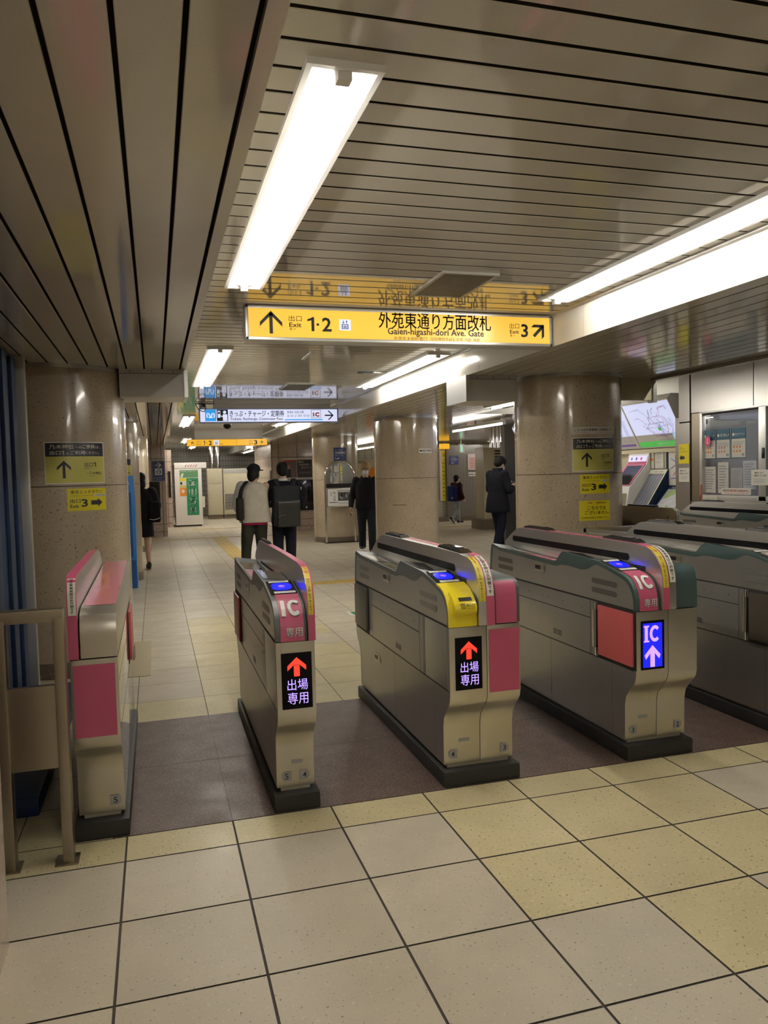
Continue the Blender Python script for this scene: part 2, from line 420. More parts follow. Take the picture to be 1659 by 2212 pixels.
    def _emit(s, bm, P, lift, mi):
        if s.mu or s.mv:
            for axis, step in ((0, s.mu), (1, s.mv)):
                if not step: continue
                lo, hi = min(p[axis] for p in P), max(p[axis] for p in P)
                if hi-lo > step*1.01:
                    cut = (math.floor(lo/step)+1)*step
                    if cut-lo < 1e-5: cut += step
                    if hi-cut < 1e-5: continue
                    A, B = clip(P, axis, cut, True), clip(P, axis, cut, False)
                    if len(A) > 2 and len(B) > 2:
                        s._emit(bm, A, lift, mi); s._emit(bm, B, lift, mi); return
        vs = [bm.verts.new(s.map(p[0], p[1], lift)) for p in P]
        try: bm.faces.new(vs).material_index = mi
        except ValueError: pass
def clip(P, ax, c, lower):
    out = []; n = len(P)
    ins = (lambda p: p[ax] <= c) if lower else (lambda p: p[ax] >= c)
    for i in range(n):
        a, b = P[i], P[(i+1) % n]
        if ins(a): out.append(a)
        if ins(a) != ins(b):
            t = (c-a[ax])/(b[ax]-a[ax]); q = [a[0]+(b[0]-a[0])*t, a[1]+(b[1]-a[1])*t]; q[ax] = c; out.append(tuple(q))
    return out
def on_plane(o, du, dv=(0, 0, 1)):
    o, du, dv = Vector(o), Vector(du), Vector(dv); n = du.cross(dv).normalized()
    return lambda a, b, l: o+du*a+dv*b+n*l
def on_cyl(cx, cy, R, th0=0.):
    def g(a, z, l):
        t = th0+a/R; q = R+l; return (cx+q*math.sin(t), cy-q*math.cos(t), z)
    return g
def on_band(pts):
    N = normals(pts); S = [0.]
    for a, b in zip(pts, pts[1:]): S.append(S[-1]+math.hypot(b[0]-a[0], b[1]-a[1]))
    def g(x, t, l):
        t = max(0, min(S[-1], t)); i = 0
        while i < len(S)-2 and t > S[i+1]: i += 1
        k = (t-S[i])/((S[i+1]-S[i]) or 1); p, q = pts[i], pts[i+1]; a, b = N[i], N[i+1]
        return (x, p[0]+(q[0]-p[0])*k+(a[0]+(b[0]-a[0])*k)*l, p[1]+(q[1]-p[1])*k+(a[1]+(b[1]-a[1])*k)*l)
    g.total = S[-1]; return g

# ================================================================== FLOOR
T = .45
def make_floor():
    q = MB(); q.mi = 2
    q.face(((-6, -7, -.003), (14, -7, -.003), (14, 31, -.003), (-6, 31, -.003)))
    tints = []
    def tile(x0, x1, y0, y1, g, mi):
        q.mi = mi; q.face(((x0+g, y0+g, 0), (x1-g, y0+g, 0), (x1-g, y1-g, 0), (x0+g, y1-g, 0))); tints.append(.9+.14*random.random())
    yel = {-1: (3, 4, 5), -2: (3, 4, 5, 6), -3: (4, 7), -4: (5, 7, 8)}
    for i in range(-8, 20):
        for j in range(-14, 0):
            tile(i*T, (i+1)*T, j*T, (j+1)*T, .0045, 1 if i in yel.get(j, ()) else 0)
        tile(i*T, (i+1)*T, 0, .231, .004, 1)
        if i < 0:
            for k in range(4): tile(i*T, (i+1)*T, .231+.408*k, .231+.408*(k+1), .002, 1 if k == 0 else 0)
    ys = [1.863]+[2.317+.455*k for k in range(62)]
    for k, (a, b) in enumerate(zip(ys, ys[1:])):
        for i in range(-8, 30):
            y = k == 0 or (i in (1, 2, 3) and b < 5.6 and random.random() < .85)
            tile(i*T, (i+1)*T, a, b, .0022, 1 if y else 0)
    o = q.build('floor', [tile_b, tile_y, grout], smooth=0, norm=False)
    at = o.data.attributes.new('tint', 'FLOAT', 'FACE'); at.data.foreach_set('value', [1.0]+tints)
    o['kind'] = 'structure'
    q = MB()
    for y0, y1 in ((.231, 1.04), (1.04, 1.863)): q.box(-.06, .4485, y0+.0015, y1-.0015, -.002, .0012)
    for i in range(0, 13):      # dark terrazzo band under the gates, slabs with fine joints
        for y0, y1 in ((.231, 1.04), (1.04, 1.863)): q.box(i*.9+.45, i*.9+1.35, y0+.0015, y1-.0015, -.002, .0012)
    o = q.build('floor_inlay', inlay_m, smooth=0); o['kind'] = 'structure'
make_floor()
# yellow guide strips set in the floor
def tactile(name, x0, x1, y0, y1, axis):
    q = MB(); q.box(x0, x1, y0, y1, 0, .003)
    if axis == 'y':
        n = max(2, int((x1-x0)/.075))
        for k in range(n): a = x0+(k+.3)*(x1-x0)/n; q.box(a, a+.03, y0+.02, y1-.02, .003, .007)
    else:
        n = max(2, int((y1-y0)/.075))
        for k in range(n): a = y0+(k+.3)*(y1-y0)/n; q.box(x0+.02, x1-.02, a, a+.03, .003, .007)
    o = q.build(name, MATS['guide_yellow'], smooth=0); o['kind'] = 'structure'
guide = speckled('guide_yellow', (.60, .42, .10), (.30, .2, .06), (.70, .52, .2), 40, .5)
tactile('floor_strip', 1.53, 1.86, 9.6, 17.2, 'y')
tactile('floor_strip', -.4, 9.6, 17.0, 17.14, 'x')
tactile('floor_strip', 2.12, 3.4, 7.45, 7.75, 'x')
tactile('floor_strip', 1.2, 4.0, 20.6, 20.7, 'x')

# ================================================================== CEILINGS
def slats(name, m, along, a0, a1, starts, width, z, gap=.017, up=.035, th=.018):
    """panels with dark open joints; along 'x' -> panels run along x, start values in y"""
    q = MB()
    for s_ in starts:
        w0, w1 = s_+gap/2, s_+width-gap/2; c = .0022
        P = [(w0, z+th), (w0, z+c), (w0+c, z), (w1-c, z), (w1, z+c), (w1, z+th)]
        q.prism(P, 'x' if along == 'x' else 'y', a0, a1)
    q.mi = 1
    lo, hi = min(starts)-.02, max(starts)+width+.02
    if along == 'x': q.box(a0, a1, lo, hi, z+up, z+up+.02)
    else: q.box(lo, hi, a0, a1, z+up, z+up+.02)
    o = q.build(name, [m, gap_m], smooth=0); o['kind'] = 'structure'
    for p in o.data.polygons:
        if abs(p.normal.z) < .3: p.material_index = 1  # slat side faces coloured dark, as shade inside the open joints
    return o
PU = .1432
slats('ceiling', slat_up, 'x', BL-.05, BR+.02, [-1.184+PU*k for k in range(-40, 212)], PU, ZH)
slats('ceiling', slat_m, 'y', -7, YFAR, [.407-.141*k for k in range(1, 27)], .141, ZL, gap=.012)
slats('ceiling', slat_m, 'y', -7, YFAR, [BR+.135+.148*k for k in range(0, 13)], .148, ZL, gap=.014)
slats('ceiling', slat_up, 'x', 5.05, 9.0, [-7+.15*k for k in range(0, 103)], .15, 2.78)
# left beam: edge trim of the low soffit and its upright
q = MB(); q.box(.407+.0085, BL, -7, YFAR, ZL, ZL+.02); q.box(BL-.02, BL, -7, YFAR, ZL+.02, ZH+.03)
o = q.build('beam', beam_m, smooth=0); o['kind'] = 'structure'
# right beam: bright upright face with joints, edge strip of the soffit
q = MB(); ys = [-7, -2.5, 1.55, 3.35, 7.6, 11.9, 16.2, 20.5, 24.8, YFAR]
for a, b in zip(ys, ys[1:]): q.box(BR, BR+.02, a+.002, b-.002, ZL, ZH+.03)
q.box(BR+.02, BR+.129, -7, YFAR, ZL+.001, ZL+.02)
o = q.build('beam', beam_m, smooth=0); o['kind'] = 'structure'
o = bx('trim_1', alu, BR-.035, BR, -7, YFAR, ZH-.012, ZH+.002); o['kind'] = 'structure'
q = MB(); q.bar(5.109, 5.17, -7, 3.9, ZL-.03, ZL+.04, .006); q.box(5.12, 5.16, -7, 3.9, ZL+.04, 2.80)
o = q.build('trim_2', st_office, smooth=0); o['kind'] = 'structure'
o = bx('ceiling_panel', slat_m, 5.11, 12, 8.35, YFAR, ZL, ZL+.02); o['kind'] = 'structure'
o = bx('ceiling_panel', panel_m, 5.11, 9.0, 8.3, 8.35, ZL, 2.8); o['kind'] = 'structure'
o = bx('ceiling_panel', panel_m, 5.11, 5.16, 3.9, 8.3, ZL, 2.8); o['kind'] = 'structure'
# sheet-metal covers between the columns and the beams
def cover(name, x0, x1, y, z0, strip, rivets=True):
    q = MB(); q.box(x0, x1, y, y+.5, z0, ZL); q.mi = 1
    if strip == 'r': q.box(x1, x1+.03, y-.012, y+.5, z0-.004, ZL)
    else: q.box(x0-.035, x0, y-.012, y+.5, z0-.004, ZL)
    q.mi = 2; q.box(x0, x1, y-.002, y, ZL-.037, ZL-.034)
    for k in range(3): a = x0+(k+.5)*(x1-x0)/3; q.box(a-.004, a+.004, y-.003, y, ZL-.022, ZL-.014)
    o = q.build(name, [panel_m, alu, seam_m], smooth=0); o['kind'] = 'structure'
cover('trim_3', -.075, .44, 3.5, 2.222, 'r')
cover('trim_4', 3.06, 3.56, 3.62, 2.205, 'l')
q = MB(); q.box(4.68, 5.13, 3.70, 3.76, 2.225, ZL); q.mi = 1; q.box(5.13, 5.17, 3.68, 3.78, 2.2, 2.8)
o = q.build('trim_5', [cream_m, alu], smooth=0); o['kind'] = 'structure'

# ================================================================== WALLS of the shell
def wall(name, m, x0, x1, y0, y1, z0=0., z1=2.82): o = bx(name, m, x0, x1, y0, y1, z0, z1); o['kind'] = 'structure'; return o
tile_far = tilewall('grey_mosaic', (.36, .35, .32), (.10, .09, .08), .11, .2, 'X', .09)
tile_wht = tilewall('white_brick_tile', (.56, .53, .43), (.20, .17, .12), .25, .085, 'X', .06)
pat_grey = tilewall('grey_pattern', (.22, .20, .175), (.15, .13, .115), .10, .06, 'X', .12)
wall('wall_far', tile_far, -6, 5.0, YFAR, YFAR+.2)
wall('wall_back', cream_m, -6, 9, -7.2, -7)
wall('wall_left', marble, -3.6, -3.4, -7, YFAR)
wall('wall_right', marble, 12, 12.2, -7, YFAR)
wall('wall_far_right', tile_wht, 5.0, 12, 24.0, 24.2)
wall('wall_passage', pat_grey, 8.86, 12, 19.3, 19.5, 0, 2.36)
wall('wall_passage_tile', tile_wht, 7.9, 8.86, 19.42, 19.62, 0, 2.3)
wall('baseboard_passage', skirt_m, 7.9, 12, 19.27, 19.3, 0, .14)
wall('wall_near_left', marble, -.9, -.351, -2.2, -.476, 0, ZL)
q = MB()                                            # pink marble wall with vertical piers, right of the two people
q.box(3.29, 5.6, 18.35, 22, 0, ZL)
q.mi = 1
for x in (3.31, 3.50, 4.02, 4.55, 5.08): q.box(x-.006, x+.006, 18.345, 18.35, 0, ZL)
for z in (.12, .32, 2.06): q.box(3.29, 5.6, 18.345, 18.35, z-.006, z+.006)
for z in (.12, .32, .9, 1.5, 2.06): q.box(3.285, 3.29, 18.35, 22, z-.006, z+.006)
o = q.build('wall_marble_right', [marble, joint_m], smooth=0); o['kind'] = 'structure'
q = MB(); q.box(-2.5, .46, 18.3, 23.4, 0, ZL); q.box(.46, .70, 22.3, 23.4, 0, ZL); q.mi = 1
for x in (-.6, .1, .36): q.box(x-.006, x+.006, 18.295, 18.3, 0, ZL)
for z in (.13, .33, 2.08): q.box(-2.5, .46, 18.295, 18.3, z-.006, z+.006); q.box(.46, .465, 18.3, 22.3, z-.006, z+.006)
for z in (.13, .33, .75, 1.3, 1.7, 2.08): q.box(.46, .705, 22.295, 22.3, z-.006, z+.006)
q.box(.55, .562, 22.295, 22.3, 0, ZL)
o = q.build('wall_marble_left', [marble, joint_m], smooth=0); o['kind'] = 'structure'

# ================================================================== COLUMNS
def column(cx, cy, seam, vs=(), label=''):
    q = MB(); q.cyl(cx, cy, .0, ZL, RC, seg=96)
    o = q.build('column', stone, smooth=60); o['kind'] = 'structure'; o['label'] = label
    q = MB(); q.cyl(cx, cy, 0, .125, RC+.004, seg=96); q.build('skirting', skirt_m, o)
    q = MB(); q.cyl(cx, cy, seam-.004, seam+.004, RC+.0012, seg=96)
    for a in vs:
        t = a/RC; c = math.cos(t); s_ = math.sin(t); w = .004
        for l in (RC+.0012,):
            p = lambda aa, z: (cx+l*math.sin(aa), cy-l*math.cos(aa), z)
            q.face((p(t-w/RC, .125), p(t+w/RC, .125), p(t+w/RC, ZL), p(t-w/RC, ZL)))
    q.build('joint', joint_m, o)
    q = MB(); q.cyl(cx, cy, ZL-.03, ZL, RC+.012, seg=96); q.build('collar', st_office, o)
    return o
CL, CR, CM, CX = (-.575, 3.75), (4.208, 3.8175), (4.208, 9.1185), (4.208, 14.42)
column(*CL, 1.503, (-.5,), 'granite column at the left behind the gates')
column(*CR, 1.49, (-.923,), 'granite column at the right behind the gates')
column(*CM, 1.453, (), 'granite column in the middle of the concourse')
column(*CX, 1.425, (), 'granite column with the round-topped mirror stand')
column(-.575, 9.38, 1.48, (), 'second granite column on the left side')
column(-.47, 14.4, 1.45, (), 'third granite column on the left side')

# ================================================================== CEILING LIGHTS
def trough(x0, x1, y0, y1, z, label, group='fluorescent trough lights'):
    cx, cy = (x0+x1)/2, (y0+y1)/2; hw, hl = (x1-x0)/2, (y1-y0)/2
    t = empty('ceiling_light', (cx, cy, z), label, 'light', group)
    q = MB()
    for a, b, c, d in ((-hw, -hw+.018, -hl, hl), (hw-.018, hw, -hl, hl), (-hw+.018, hw-.018, -hl, -hl+.018), (-hw+.018, hw-.018, hl-.018, hl)): q.box(a, b, c, d, -.020, 0)
    q.build('frame', white_m, t, smooth=0)
    q = MB()                                        # W-shaped reflector
    q.prism([(-hw+.018, -.018), (-hw*.5, -.002), (0, -.013), (hw*.5, -.002), (hw-.018, -.018), (hw-.018, 0), (-hw+.018, 0)], 'y', -hl+.018, hl-.018)
    q.build('reflector', refl_m, t, smooth=0)
    q = MB(); q.tube([(0, -hl+.06, -.027), (0, hl-.06, -.027)], .0130, 14); q.build('tube', tube_m, t)
    for e in (-1, 1): bx('socket', white_m, -.02, .02, e*(hl-.040)-.02, e*(hl-.040)+.02, -.042, -.002, t)
    return t
s = .972
X = lambda v: .172+(v-.172)*s
Y = lambda v: -3.248+(v+3.248)*s
trough(X(.625), X(.855), Y(-1.055), Y(1.633), ZH, 'long white trough light nearest the camera, beside the left beam')
trough(X(2.745), X(2.985), Y(-1.055), Y(1.633), ZH, 'long white trough light against the right beam, above the gates')
trough(X(.668), X(.905), Y(3.93), Y(6.91), ZH, 'white trough light beside the left beam, just beyond the yellow gate sign')
trough(X(2.79), X(3.03), Y(4.0), Y(6.9), ZH, 'white trough light against the right beam, behind the yellow gate sign')
trough(X(.722), X(.955), Y(11.74), Y(14.72), ZH, 'white trough light on the left, beyond the blue and white ticket sign')
trough(X(2.80), X(3.03), Y(11.9), Y(14.8), ZH, 'white trough light on the right, under the right end of the ticket sign')
trough(1.0, 1.23, 19.4, 22.2, ZH, 'far trough light on the left, peeking past the left end of the far yellow sign')
trough(2.80, 3.03, 19.4, 22.2, ZH, 'far trough light on the right, peeking past the right end of the far yellow sign')
trough(1.42, 1.65, 24, 27.0, ZH, 'small far trough light behind the far yellow sign, left')
trough(3.28, 3.5, 23.0, 26.0, ZL, 'small far trough light behind the far yellow sign, right')
trough(.62, .85, -6.2, -3.5, ZH, 'trough light over the space behind the camera, left')
trough(2.70, 2.94, -6.2, -3.5, ZH, 'trough light over the space behind the camera, right')
trough(4.70, 4.92, 5.3, 7.0, ZL, 'trough light in the low right soffit, seen under the cover beside the right column')
trough(5.3, 5.52, 2.5, 4.2, 2.78, 'trough light over the station office front')
trough(6.2, 6.42, 6.9, 8.2, 2.78, 'trough light over the ticket machines')
def batten(x, y0, y1, z, label):
    t = empty('tube_light', (x, (y0+y1)/2, z), label, 'light'); h = (y1-y0)/2
    bx('body', white_m, -.03, .03, -h, h, -.045, 0, t); q = MB(); q.tube([(0, -h+.03, -.062), (0, h-.03, -.062)], .016, 12); q.build('tube', mat('bare_tube', (1, 1, 1), .5, emit=(1.0, .945, .845), es=36), t)
    for e in (-1, 1): bx('socket', white_m, -.02, .02, e*h-.03, e*h+.03, -.08, -.046, t)
    bx('hanger', alu, -.012, .012, -.05, .05, 0, ZL-z, t)
batten(5.98, 9.05, 11.45, 2.41, 'bare tube light under the passage ceiling, over the man in the long coat')
trough(8.25, 8.48, 11.0, 13.4, ZL, 'trough light in the passage ceiling, hidden behind the right column')  # added only to brighten the passage, out of the camera's sight
trough(10.1, 10.33, 16.6, 19.0, ZL, 'trough light deep in the far passage, hidden behind the right column')
batten(6.6, 18.3, 22.6, 2.41, 'bare tube light at the far side, between the mirror column and the middle column')

# ceiling air grilles
def grille(x0, x1, y0, y1, label):
    grille_m = mat('grille_frame', (.30, .29, .26), .35)
    t = empty('ceiling_vent', ((x0+x1)/2, (y0+y1)/2, ZH), label, 'vent', 'ceiling air grilles'); a, b = (x1-x0)/2, (y1-y0)/2
    q = MB()
    for c in ((-a, -a+.02, -b, b), (a-.02, a, -b, b), (-a+.02, a-.02, -b, -b+.02), (-a+.02, a-.02, b-.02, b)): q.box(*c, -.014, 0)
    q.build('frame', grille_m, t, smooth=0)
    q = MB(); n = 26
    for k in range(n): y = -b+.02+(k+.5)*(2*b-.04)/n; q.box(-a+.02, a-.02, y-.005, y+.004, -.011, -.002)
    q.mi = 1; q.box(-a+.02, a-.02, -b+.02, b-.02, -.002, -.001)
    q.build('grille', [mat('grille_grey', (.20, .19, .17), .4), blackmat], t, smooth=0)
grille(1.785, 2.135, .93, 1.52, 'square air grille in the ceiling right before the yellow gate sign')
grille(1.79, 2.14, 6.33, 7.03, 'smaller looking air grille in the ceiling before the ticket sign')
# linear slot in the ceiling behind the gate sign
o = bx('ceiling_slot', alu, 1.60, 1.63, 3.9, 4.35, ZH-.006, ZH); tag(o, 'thin metal strip on the ceiling behind the yellow gate sign', 'strip')

# ================================================================== TICKET GATES
# gate drawings are in (y,z) of the gate: y = 0.18 is the face towards the viewer, 1.99 the far end
YC = 1.083
F_CURVE = [(.178,.800),(.180,.855),(.192,.90),(.214,.936),(.247,.962),(.285,.976),(.335,.987)]
TOP = F_CURVE+[(.43,1.008),(.525,1.026),(.615,1.031),(.915,1.047),(.95,1.028),(1.0,.982),(1.03,.974),(1.819,.997),(1.93,1.014),(1.952,1.0),(1.966,.95),(1.988,.80)]
LOW = [(.200,.800),(.202,.850),(.213,.89),(.233,.919),(.262,.941),(.296,.954),(.345,.966),(.44,.986),(.535,1.002),(.565,1.0),(.60,.985),(.64,.968),(.70,.958),(.88,.966),(.935,.962),(.99,.95),(1.03,.947),(1.819,.971),(1.91,.985),(1.926,.975),(1.937,.93),(1.957,.80)]
RAIL = [(.155,.802),(.155,.90),(.162,.975),(.178,1.03),(.206,1.070),(.247,1.100),(.305,1.118),(.39,1.127),(.74,1.131),(1.75,1.131),(1.82,1.122),(1.90,1.088),(1.97,1.050),(2.02,1.020),(2.034,1.003),(2.015,.985),(1.95,.978),(1.95,.802)]
FIN = [(.172,.802),(.168,1.0),(.174,1.085),(.192,1.128),(.24,1.148),(1.42,1.148),(1.6,1.135),(1.80,1.06),(1.92,1.0),(1.95,.95),(1.95,.802)]
BODYF = [(.286,.096),(.282,.29),(.272,.335),(.240,.378),(.206,.409),(.188,.436),(.180,.470),(.178,.797)]
BODY = BODYF+[(2*YC-y, z) for y, z in BODYF[::-1]]
LTOP = [(.178,.802),(.178,.90),(.184,.948),(.203,.980),(.24,.997),(.30,1.003)]
R_CURVE = [(.178,.802),(.178,.88),(.181,.94),(.190,.980),(.206,1.003),(.235,1.014)]
RTOP = R_CURVE+[(.9,1.032),(1.93,1.030),(1.966,.97),(1.988,.802)]
RLOW = [(.198,.802),(.198,.88),(.202,.935),(.212,.968),(.240,.990),(.9,1.006),(1.91,1.004),(1.945,.96),(1.965,.802)]
def topz(y):
    for a, b in zip(TOP[6:], TOP[7:]):
        if a[0] <= y <= b[0]: return a[1]+(b[1]-a[1])*(y-a[0])/(b[0]-a[0])
    return 1.
def drop(x, y, z): return .024*max(0, min(1, x/.143))*max(0, min(1, (y-.525)/.09))*max(0, min(1, (z-.9)/.06))   # the deck falls a little towards the rail
def on_top(x, y, l): return (x, y, topz(y)+l-drop(x, y, 1.))

def hexa(S, name, u0, v0, ch, left, txtname, w=.046, h=.044):
    P = [(u0, v0), (u0+w, v0), (u0+w, v0+h), (u0, v0+h)]
    P = [(u0+.012, v0), (u0+w, v0), (u0+w, v0+h), (u0+.012, v0+h), (u0, v0+h*.7), (u0, v0+h*.3)] if left else [(u0, v0), (u0+w-.012, v0), (u0+w, v0+h*.3), (u0+w, v0+h*.7), (u0+w-.012, v0+h), (u0, v0+h)]
    S.poly(name, tag_grey, P, .0012); c = u0+w/2
    S.text(txtname, ink, ch, c-.0085, c+.0085, v0+.009, v0+h-.009, .002, .01)

def gate(x0, w, dy, label, V):
    root = empty('ticket_gate', (x0+w/2, YC+dy, 0), label, 'ticket gate', 'station ticket gates')
    OFF = (-w/2, -YC, 0); mk = lambda: MB(OFF)
    narrow = w < .25; fin = V.get('fin')
    frame = V.get('frame', deckframe_m)
    # base, body
    q = mk(); q.bar(-.018, w+.018, .236, 1.915, 0, .078, .014); q.build('plinth', plinth_m, root)
    q = mk(); q.box(.02, w-.02, .296, 1.870, .078, .097); q.build('kick_strip', lightskirt, root, smooth=0)
    cuts = [(0, w)] if narrow else [(0, .1925), (.1945, w)]
    for a, b in cuts:
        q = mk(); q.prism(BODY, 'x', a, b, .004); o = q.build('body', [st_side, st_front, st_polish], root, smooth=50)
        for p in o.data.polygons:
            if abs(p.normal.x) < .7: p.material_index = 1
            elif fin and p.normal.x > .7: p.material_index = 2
    q = mk(); q.box(.004, w-.004, .20, 1.966, .793, .803); q.build('shadow_gap', seam_m, root, smooth=0)
    front = on_plane((0, .178, 0), (1, 0, 0)); foot = on_plane((0, .2835, 0), (1, 0, 0))
    side = lambda a, b, l: (-l, a, b)
    rside = lambda a, b, l: (w+l, a, b)
    # side panel joints, vents, holes
    S = Sheet(side, root, off=OFF)
    def H(y0, y1, z, t=.0045): S.rect('panel_joint', seam_m, y0, y1, z-t/2, z+t/2, .0006)
    def Vv(y, z0, z1, t=.0035): S.rect('panel_joint', seam_m, y-t/2, y+t/2, z0, z1, .0006)
    if not fin:
        H(.2, 1.96, .488, .006); H(.613, 1.55, .696); Vv(.613, .49, .80); Vv(1.555, .49, .80); Vv(1.075, .10, .488, .0025); Vv(.40, .10, .488, .0015); Vv(1.86, .10, .488, .002); H(.2, 1.96, .803, .007)
        for k in range(4):
            for y in (.94, .995): S.rect('panel_joint', seam_m, y, y+.048, .528+k*.0085, .532+k*.0085, .0006)
        for y in (1.50, 1.36, 1.18, 1.10, .92, .70): S.disc('panel_joint', seam_m, y, .745, .004, .004, .0008, 8)
        for z in (.914, .862):
            for y0, y1 in ((.345, .595), (1.60, 1.832)): S.rect('hand_slot', V.get('slotm', greyflap_m), y0, y1, z-.015, z+.015, .0007, .0148)  # flat oblongs; the darker colour stands in for shade in a recess
        for (y0, z0) in [(1.148, .888)]+([(1.385, .346)] if V.get('lock2') else []):
            S.rect('lock', st_clean, y0, y0+.13, z0, z0+.055, .002, .012); S.rect('lock', black_m, y0+.048, y0+.12, z0+.016, z0+.042, .0028); S.disc('lock', chrome, y0+.026, z0+.03, .013, .013, .0032, 16)
    S.build()
    # flaps (doors) in the sides
    def flap(y0, y1, m, hinge, sidex=0, z0=.497, z1=.795):
        q = mk(); e = .0012
        if sidex: q.box(w, w+e, y0-.02, y1+.02, z0-.006, z1+.004)
        else: q.box(-e, 0, y0-.02, y1+.02, z0-.006, z1+.004)
        q.build('flap_recess', blackmat, root, smooth=0)
        q = mk()
        if sidex: q.bar(w+.001, w+.016, y0, y1, z0+.012, z1-.008, .006)
        else: q.bar(-.016, -.001, y0, y1, z0+.012, z1-.008, .006)
        fl = q.build('flap', m, root)
        if hinge:
            q = mk(); q.tube([(-.009, y1+.035, z0), (-.009, y1+.035, z1)], .0105, 12); q.bar(-.016, 0, y1+.015, y1+.055, z0+.045, z1-.04, .004); q.build('hinge', chrome, fl)
    if not fin:
        if V.get('front_flap') is not None: flap(.195, .515, V['front_flap'], True)
        else:
            q = mk(); q.bar(-.003, 0, .203, .518, .495, .797, .001); q.build('side_door', st_side, root)
            S = Sheet(side, root, off=OFF); S.rect('door_joint', seam_m, .519, .525, .493, .80, .0035); S.rect('door_joint', seam_m, .548, .551, .493, .80, .0007); S.build()
        if V.get('back_flap') is not None: flap(1.645, 1.945, V['back_flap'], False)
    else:
        if V.get('back_flap') is not None: flap(1.40, 1.72, V['back_flap'], False, 1)
        S = Sheet(rside, root, off=OFF)
        S.rect('panel_joint', seam_m, .2, 1.96, .486, .490, .0006); S.rect('panel_joint', seam_m, .2, 1.96, .800, .805, .0006); S.rect('panel_joint', seam_m, .61, .613, .49, .80, .0006); S.rect('panel_joint', seam_m, .2, 1.4, .694, .697, .0006); S.build()
    # ---- upper part
    if not fin:
        mw = .143
        mods = [(0, mw)] if narrow else [(0, mw), (.230, w)]
        for a, b in mods:
            lo, hi = (LOW, TOP) if a == 0 else (RLOW, RTOP)
            q = mk(); q.prism(lo, 'x', a+.0005, b-.0005); h1 = q
            q = mk(); q.prism(hi+lo[::-1], 'x', a, b, .002); h2 = q
            if a == 0:
                for z_ in (h1, h2):
                    for v in z_.bm.verts: v.co.z -= drop(v.co.x, v.co.y, v.co.z)
            h1.build('hood', [st_side], root, smooth=35); h2.build('deck_frame', frame, root, smooth=35)
        S = Sheet(on_top, root, maxv=.05, off=OFF)
        a, b = .012, mw-.010
        S.rect('deck_window', V.get('winm', deckglass_m), a+.006, b-.006, 1.50, 1.80, .0025)
        S.rect('deck_panel', V.get('chev', deckglass_m), a, b, 1.07, 1.47, .002)
        if V.get('chevrons'):
            for k in range(4):
                y = 1.13+k*.075; S.poly('deck_arrow', st_pale, [(a+.02, y), (a+.055, y+.03), (a+.09, y), (a+.09, y+.028), (a+.055, y+.058), (a+.02, y+.028)], .003)
        elif V.get('chev') is pink_pale: S.rect('deck_arrow', offwhite, a+.035, b-.035, 1.12, 1.16, .003)
        S.rect('deck_cover', deckglass_m, a, b, .64, .90, .002)
        S.build()
        S = Sheet(on_top, root, maxv=.04, off=OFF)
        S.rect('card_reader', blackgloss, .010, mw-.008, .337, .523, .0030)
        S.build()
        S = Sheet(on_top, root, maxv=.04, off=OFF)
        g = V.get('reader', 'on')
        P = []
        for k in range(40):
            t = 2*PI*k/40; c, s_ = math.cos(t), math.sin(t); e = 2/3.
            P.append((.074+.048*math.copysign(abs(c)**e, c), .437+.050*math.copysign(abs(s_)**e, s_)))
        S.poly('touch_pad', reader_glow if g == 'on' else reader_off, P, .0048)
        if g == 'on': S.disc('touch_pad', reader_core, .074, .437, .017, .018, .0054); S.text('touch_pad', led_red, 'IC', .066, .082, .430, .444, .006)
        else: S.disc('touch_pad', offwhite, .074, .437, .028, .032, .0054)
        S.rect('reader_label', white_m, .022, .118, .494, .518, .0048); S.rect('reader_label', white_m, .028, .128, .347, .372, .0048)
        S.text('reader_label', ink, 'ここにタッチ', .035, .105, .500, .512, .0056)
        S.text('reader_label', ink, 'ICカードをタッチしてください', .036, .120, .353, .366, .0056)
        S.build()
        # front cover
        cv = on_band(F_CURVE[0:7])
        kind = V['cover']
        if kind == 'yellow':
            q = mk(); q.band(F_CURVE, -.0015, mw, -.004, .006)
            c = q.build('front_cover', yellow_cover, root, smooth=60)
            q = mk(); q.prism([(.174,.852),(.158,.862),(.150,.880),(.151,.898),(.163,.918),(.190,.941),(.228,.961),(.262,.970),(.262,.945),(.2,.90),(.19,.855)], 'x', .022, mw-.006, .007)
            q.build('slot_lip', yellow_cover, c, smooth=60)
            lip = on_band([(.150,.880),(.151,.898),(.163,.918),(.190,.941),(.228,.961)])
            S = Sheet(lip, c, maxv=.012, off=OFF)
            S.rect('ticket_slot', black_m, .052, .118, .050, .072, .0015); S.rect('ticket_slot', blackmat, .058, .112, .054, .061, .002)
            S.text('lettering', ink, '投入口', .084, .124, .018, .033, .002, .015); S.text('lettering', ink, 'Insert ticket', .086, .124, .009, .014, .002)
            S.line('lettering', ink, [(.052, .034), (.076, .034)], .003, .002)
            for k in range(4): S.line('lettering', ink, [(.055+k*.006, .030), (.053+k*.006, .018), (.058+k*.005, .010)], .0022, .002)
            S.line('lettering', ink, [(.079, .028), (.079, .016), (.072, .009)], .002, .002)
            S.build()
        else:
            q = mk(); q.band(F_CURVE, .024, mw-.012, -.003, .004); c = q.build('front_cover', pink_m, root, smooth=60)
            S = Sheet(cv, c, maxv=.012, off=OFF)
            S.ic('lettering', white_m, .034, .126, .112, .196, .010)
            S.text('lettering', white_m, '専用', .048, .122, .022, .062, .008, .02, 3)
            S.build()
            S = Sheet(cv, c, maxv=.012, off=OFF)     # shallow dark edge of the raised letters
            S.ic('letter_edge', tag_grey, .035, .128, .109, .194, .0055); S.text('letter_edge', tag_grey, '専用', .049, .1235, .020, .061, .0055, .02, 3); S.build()
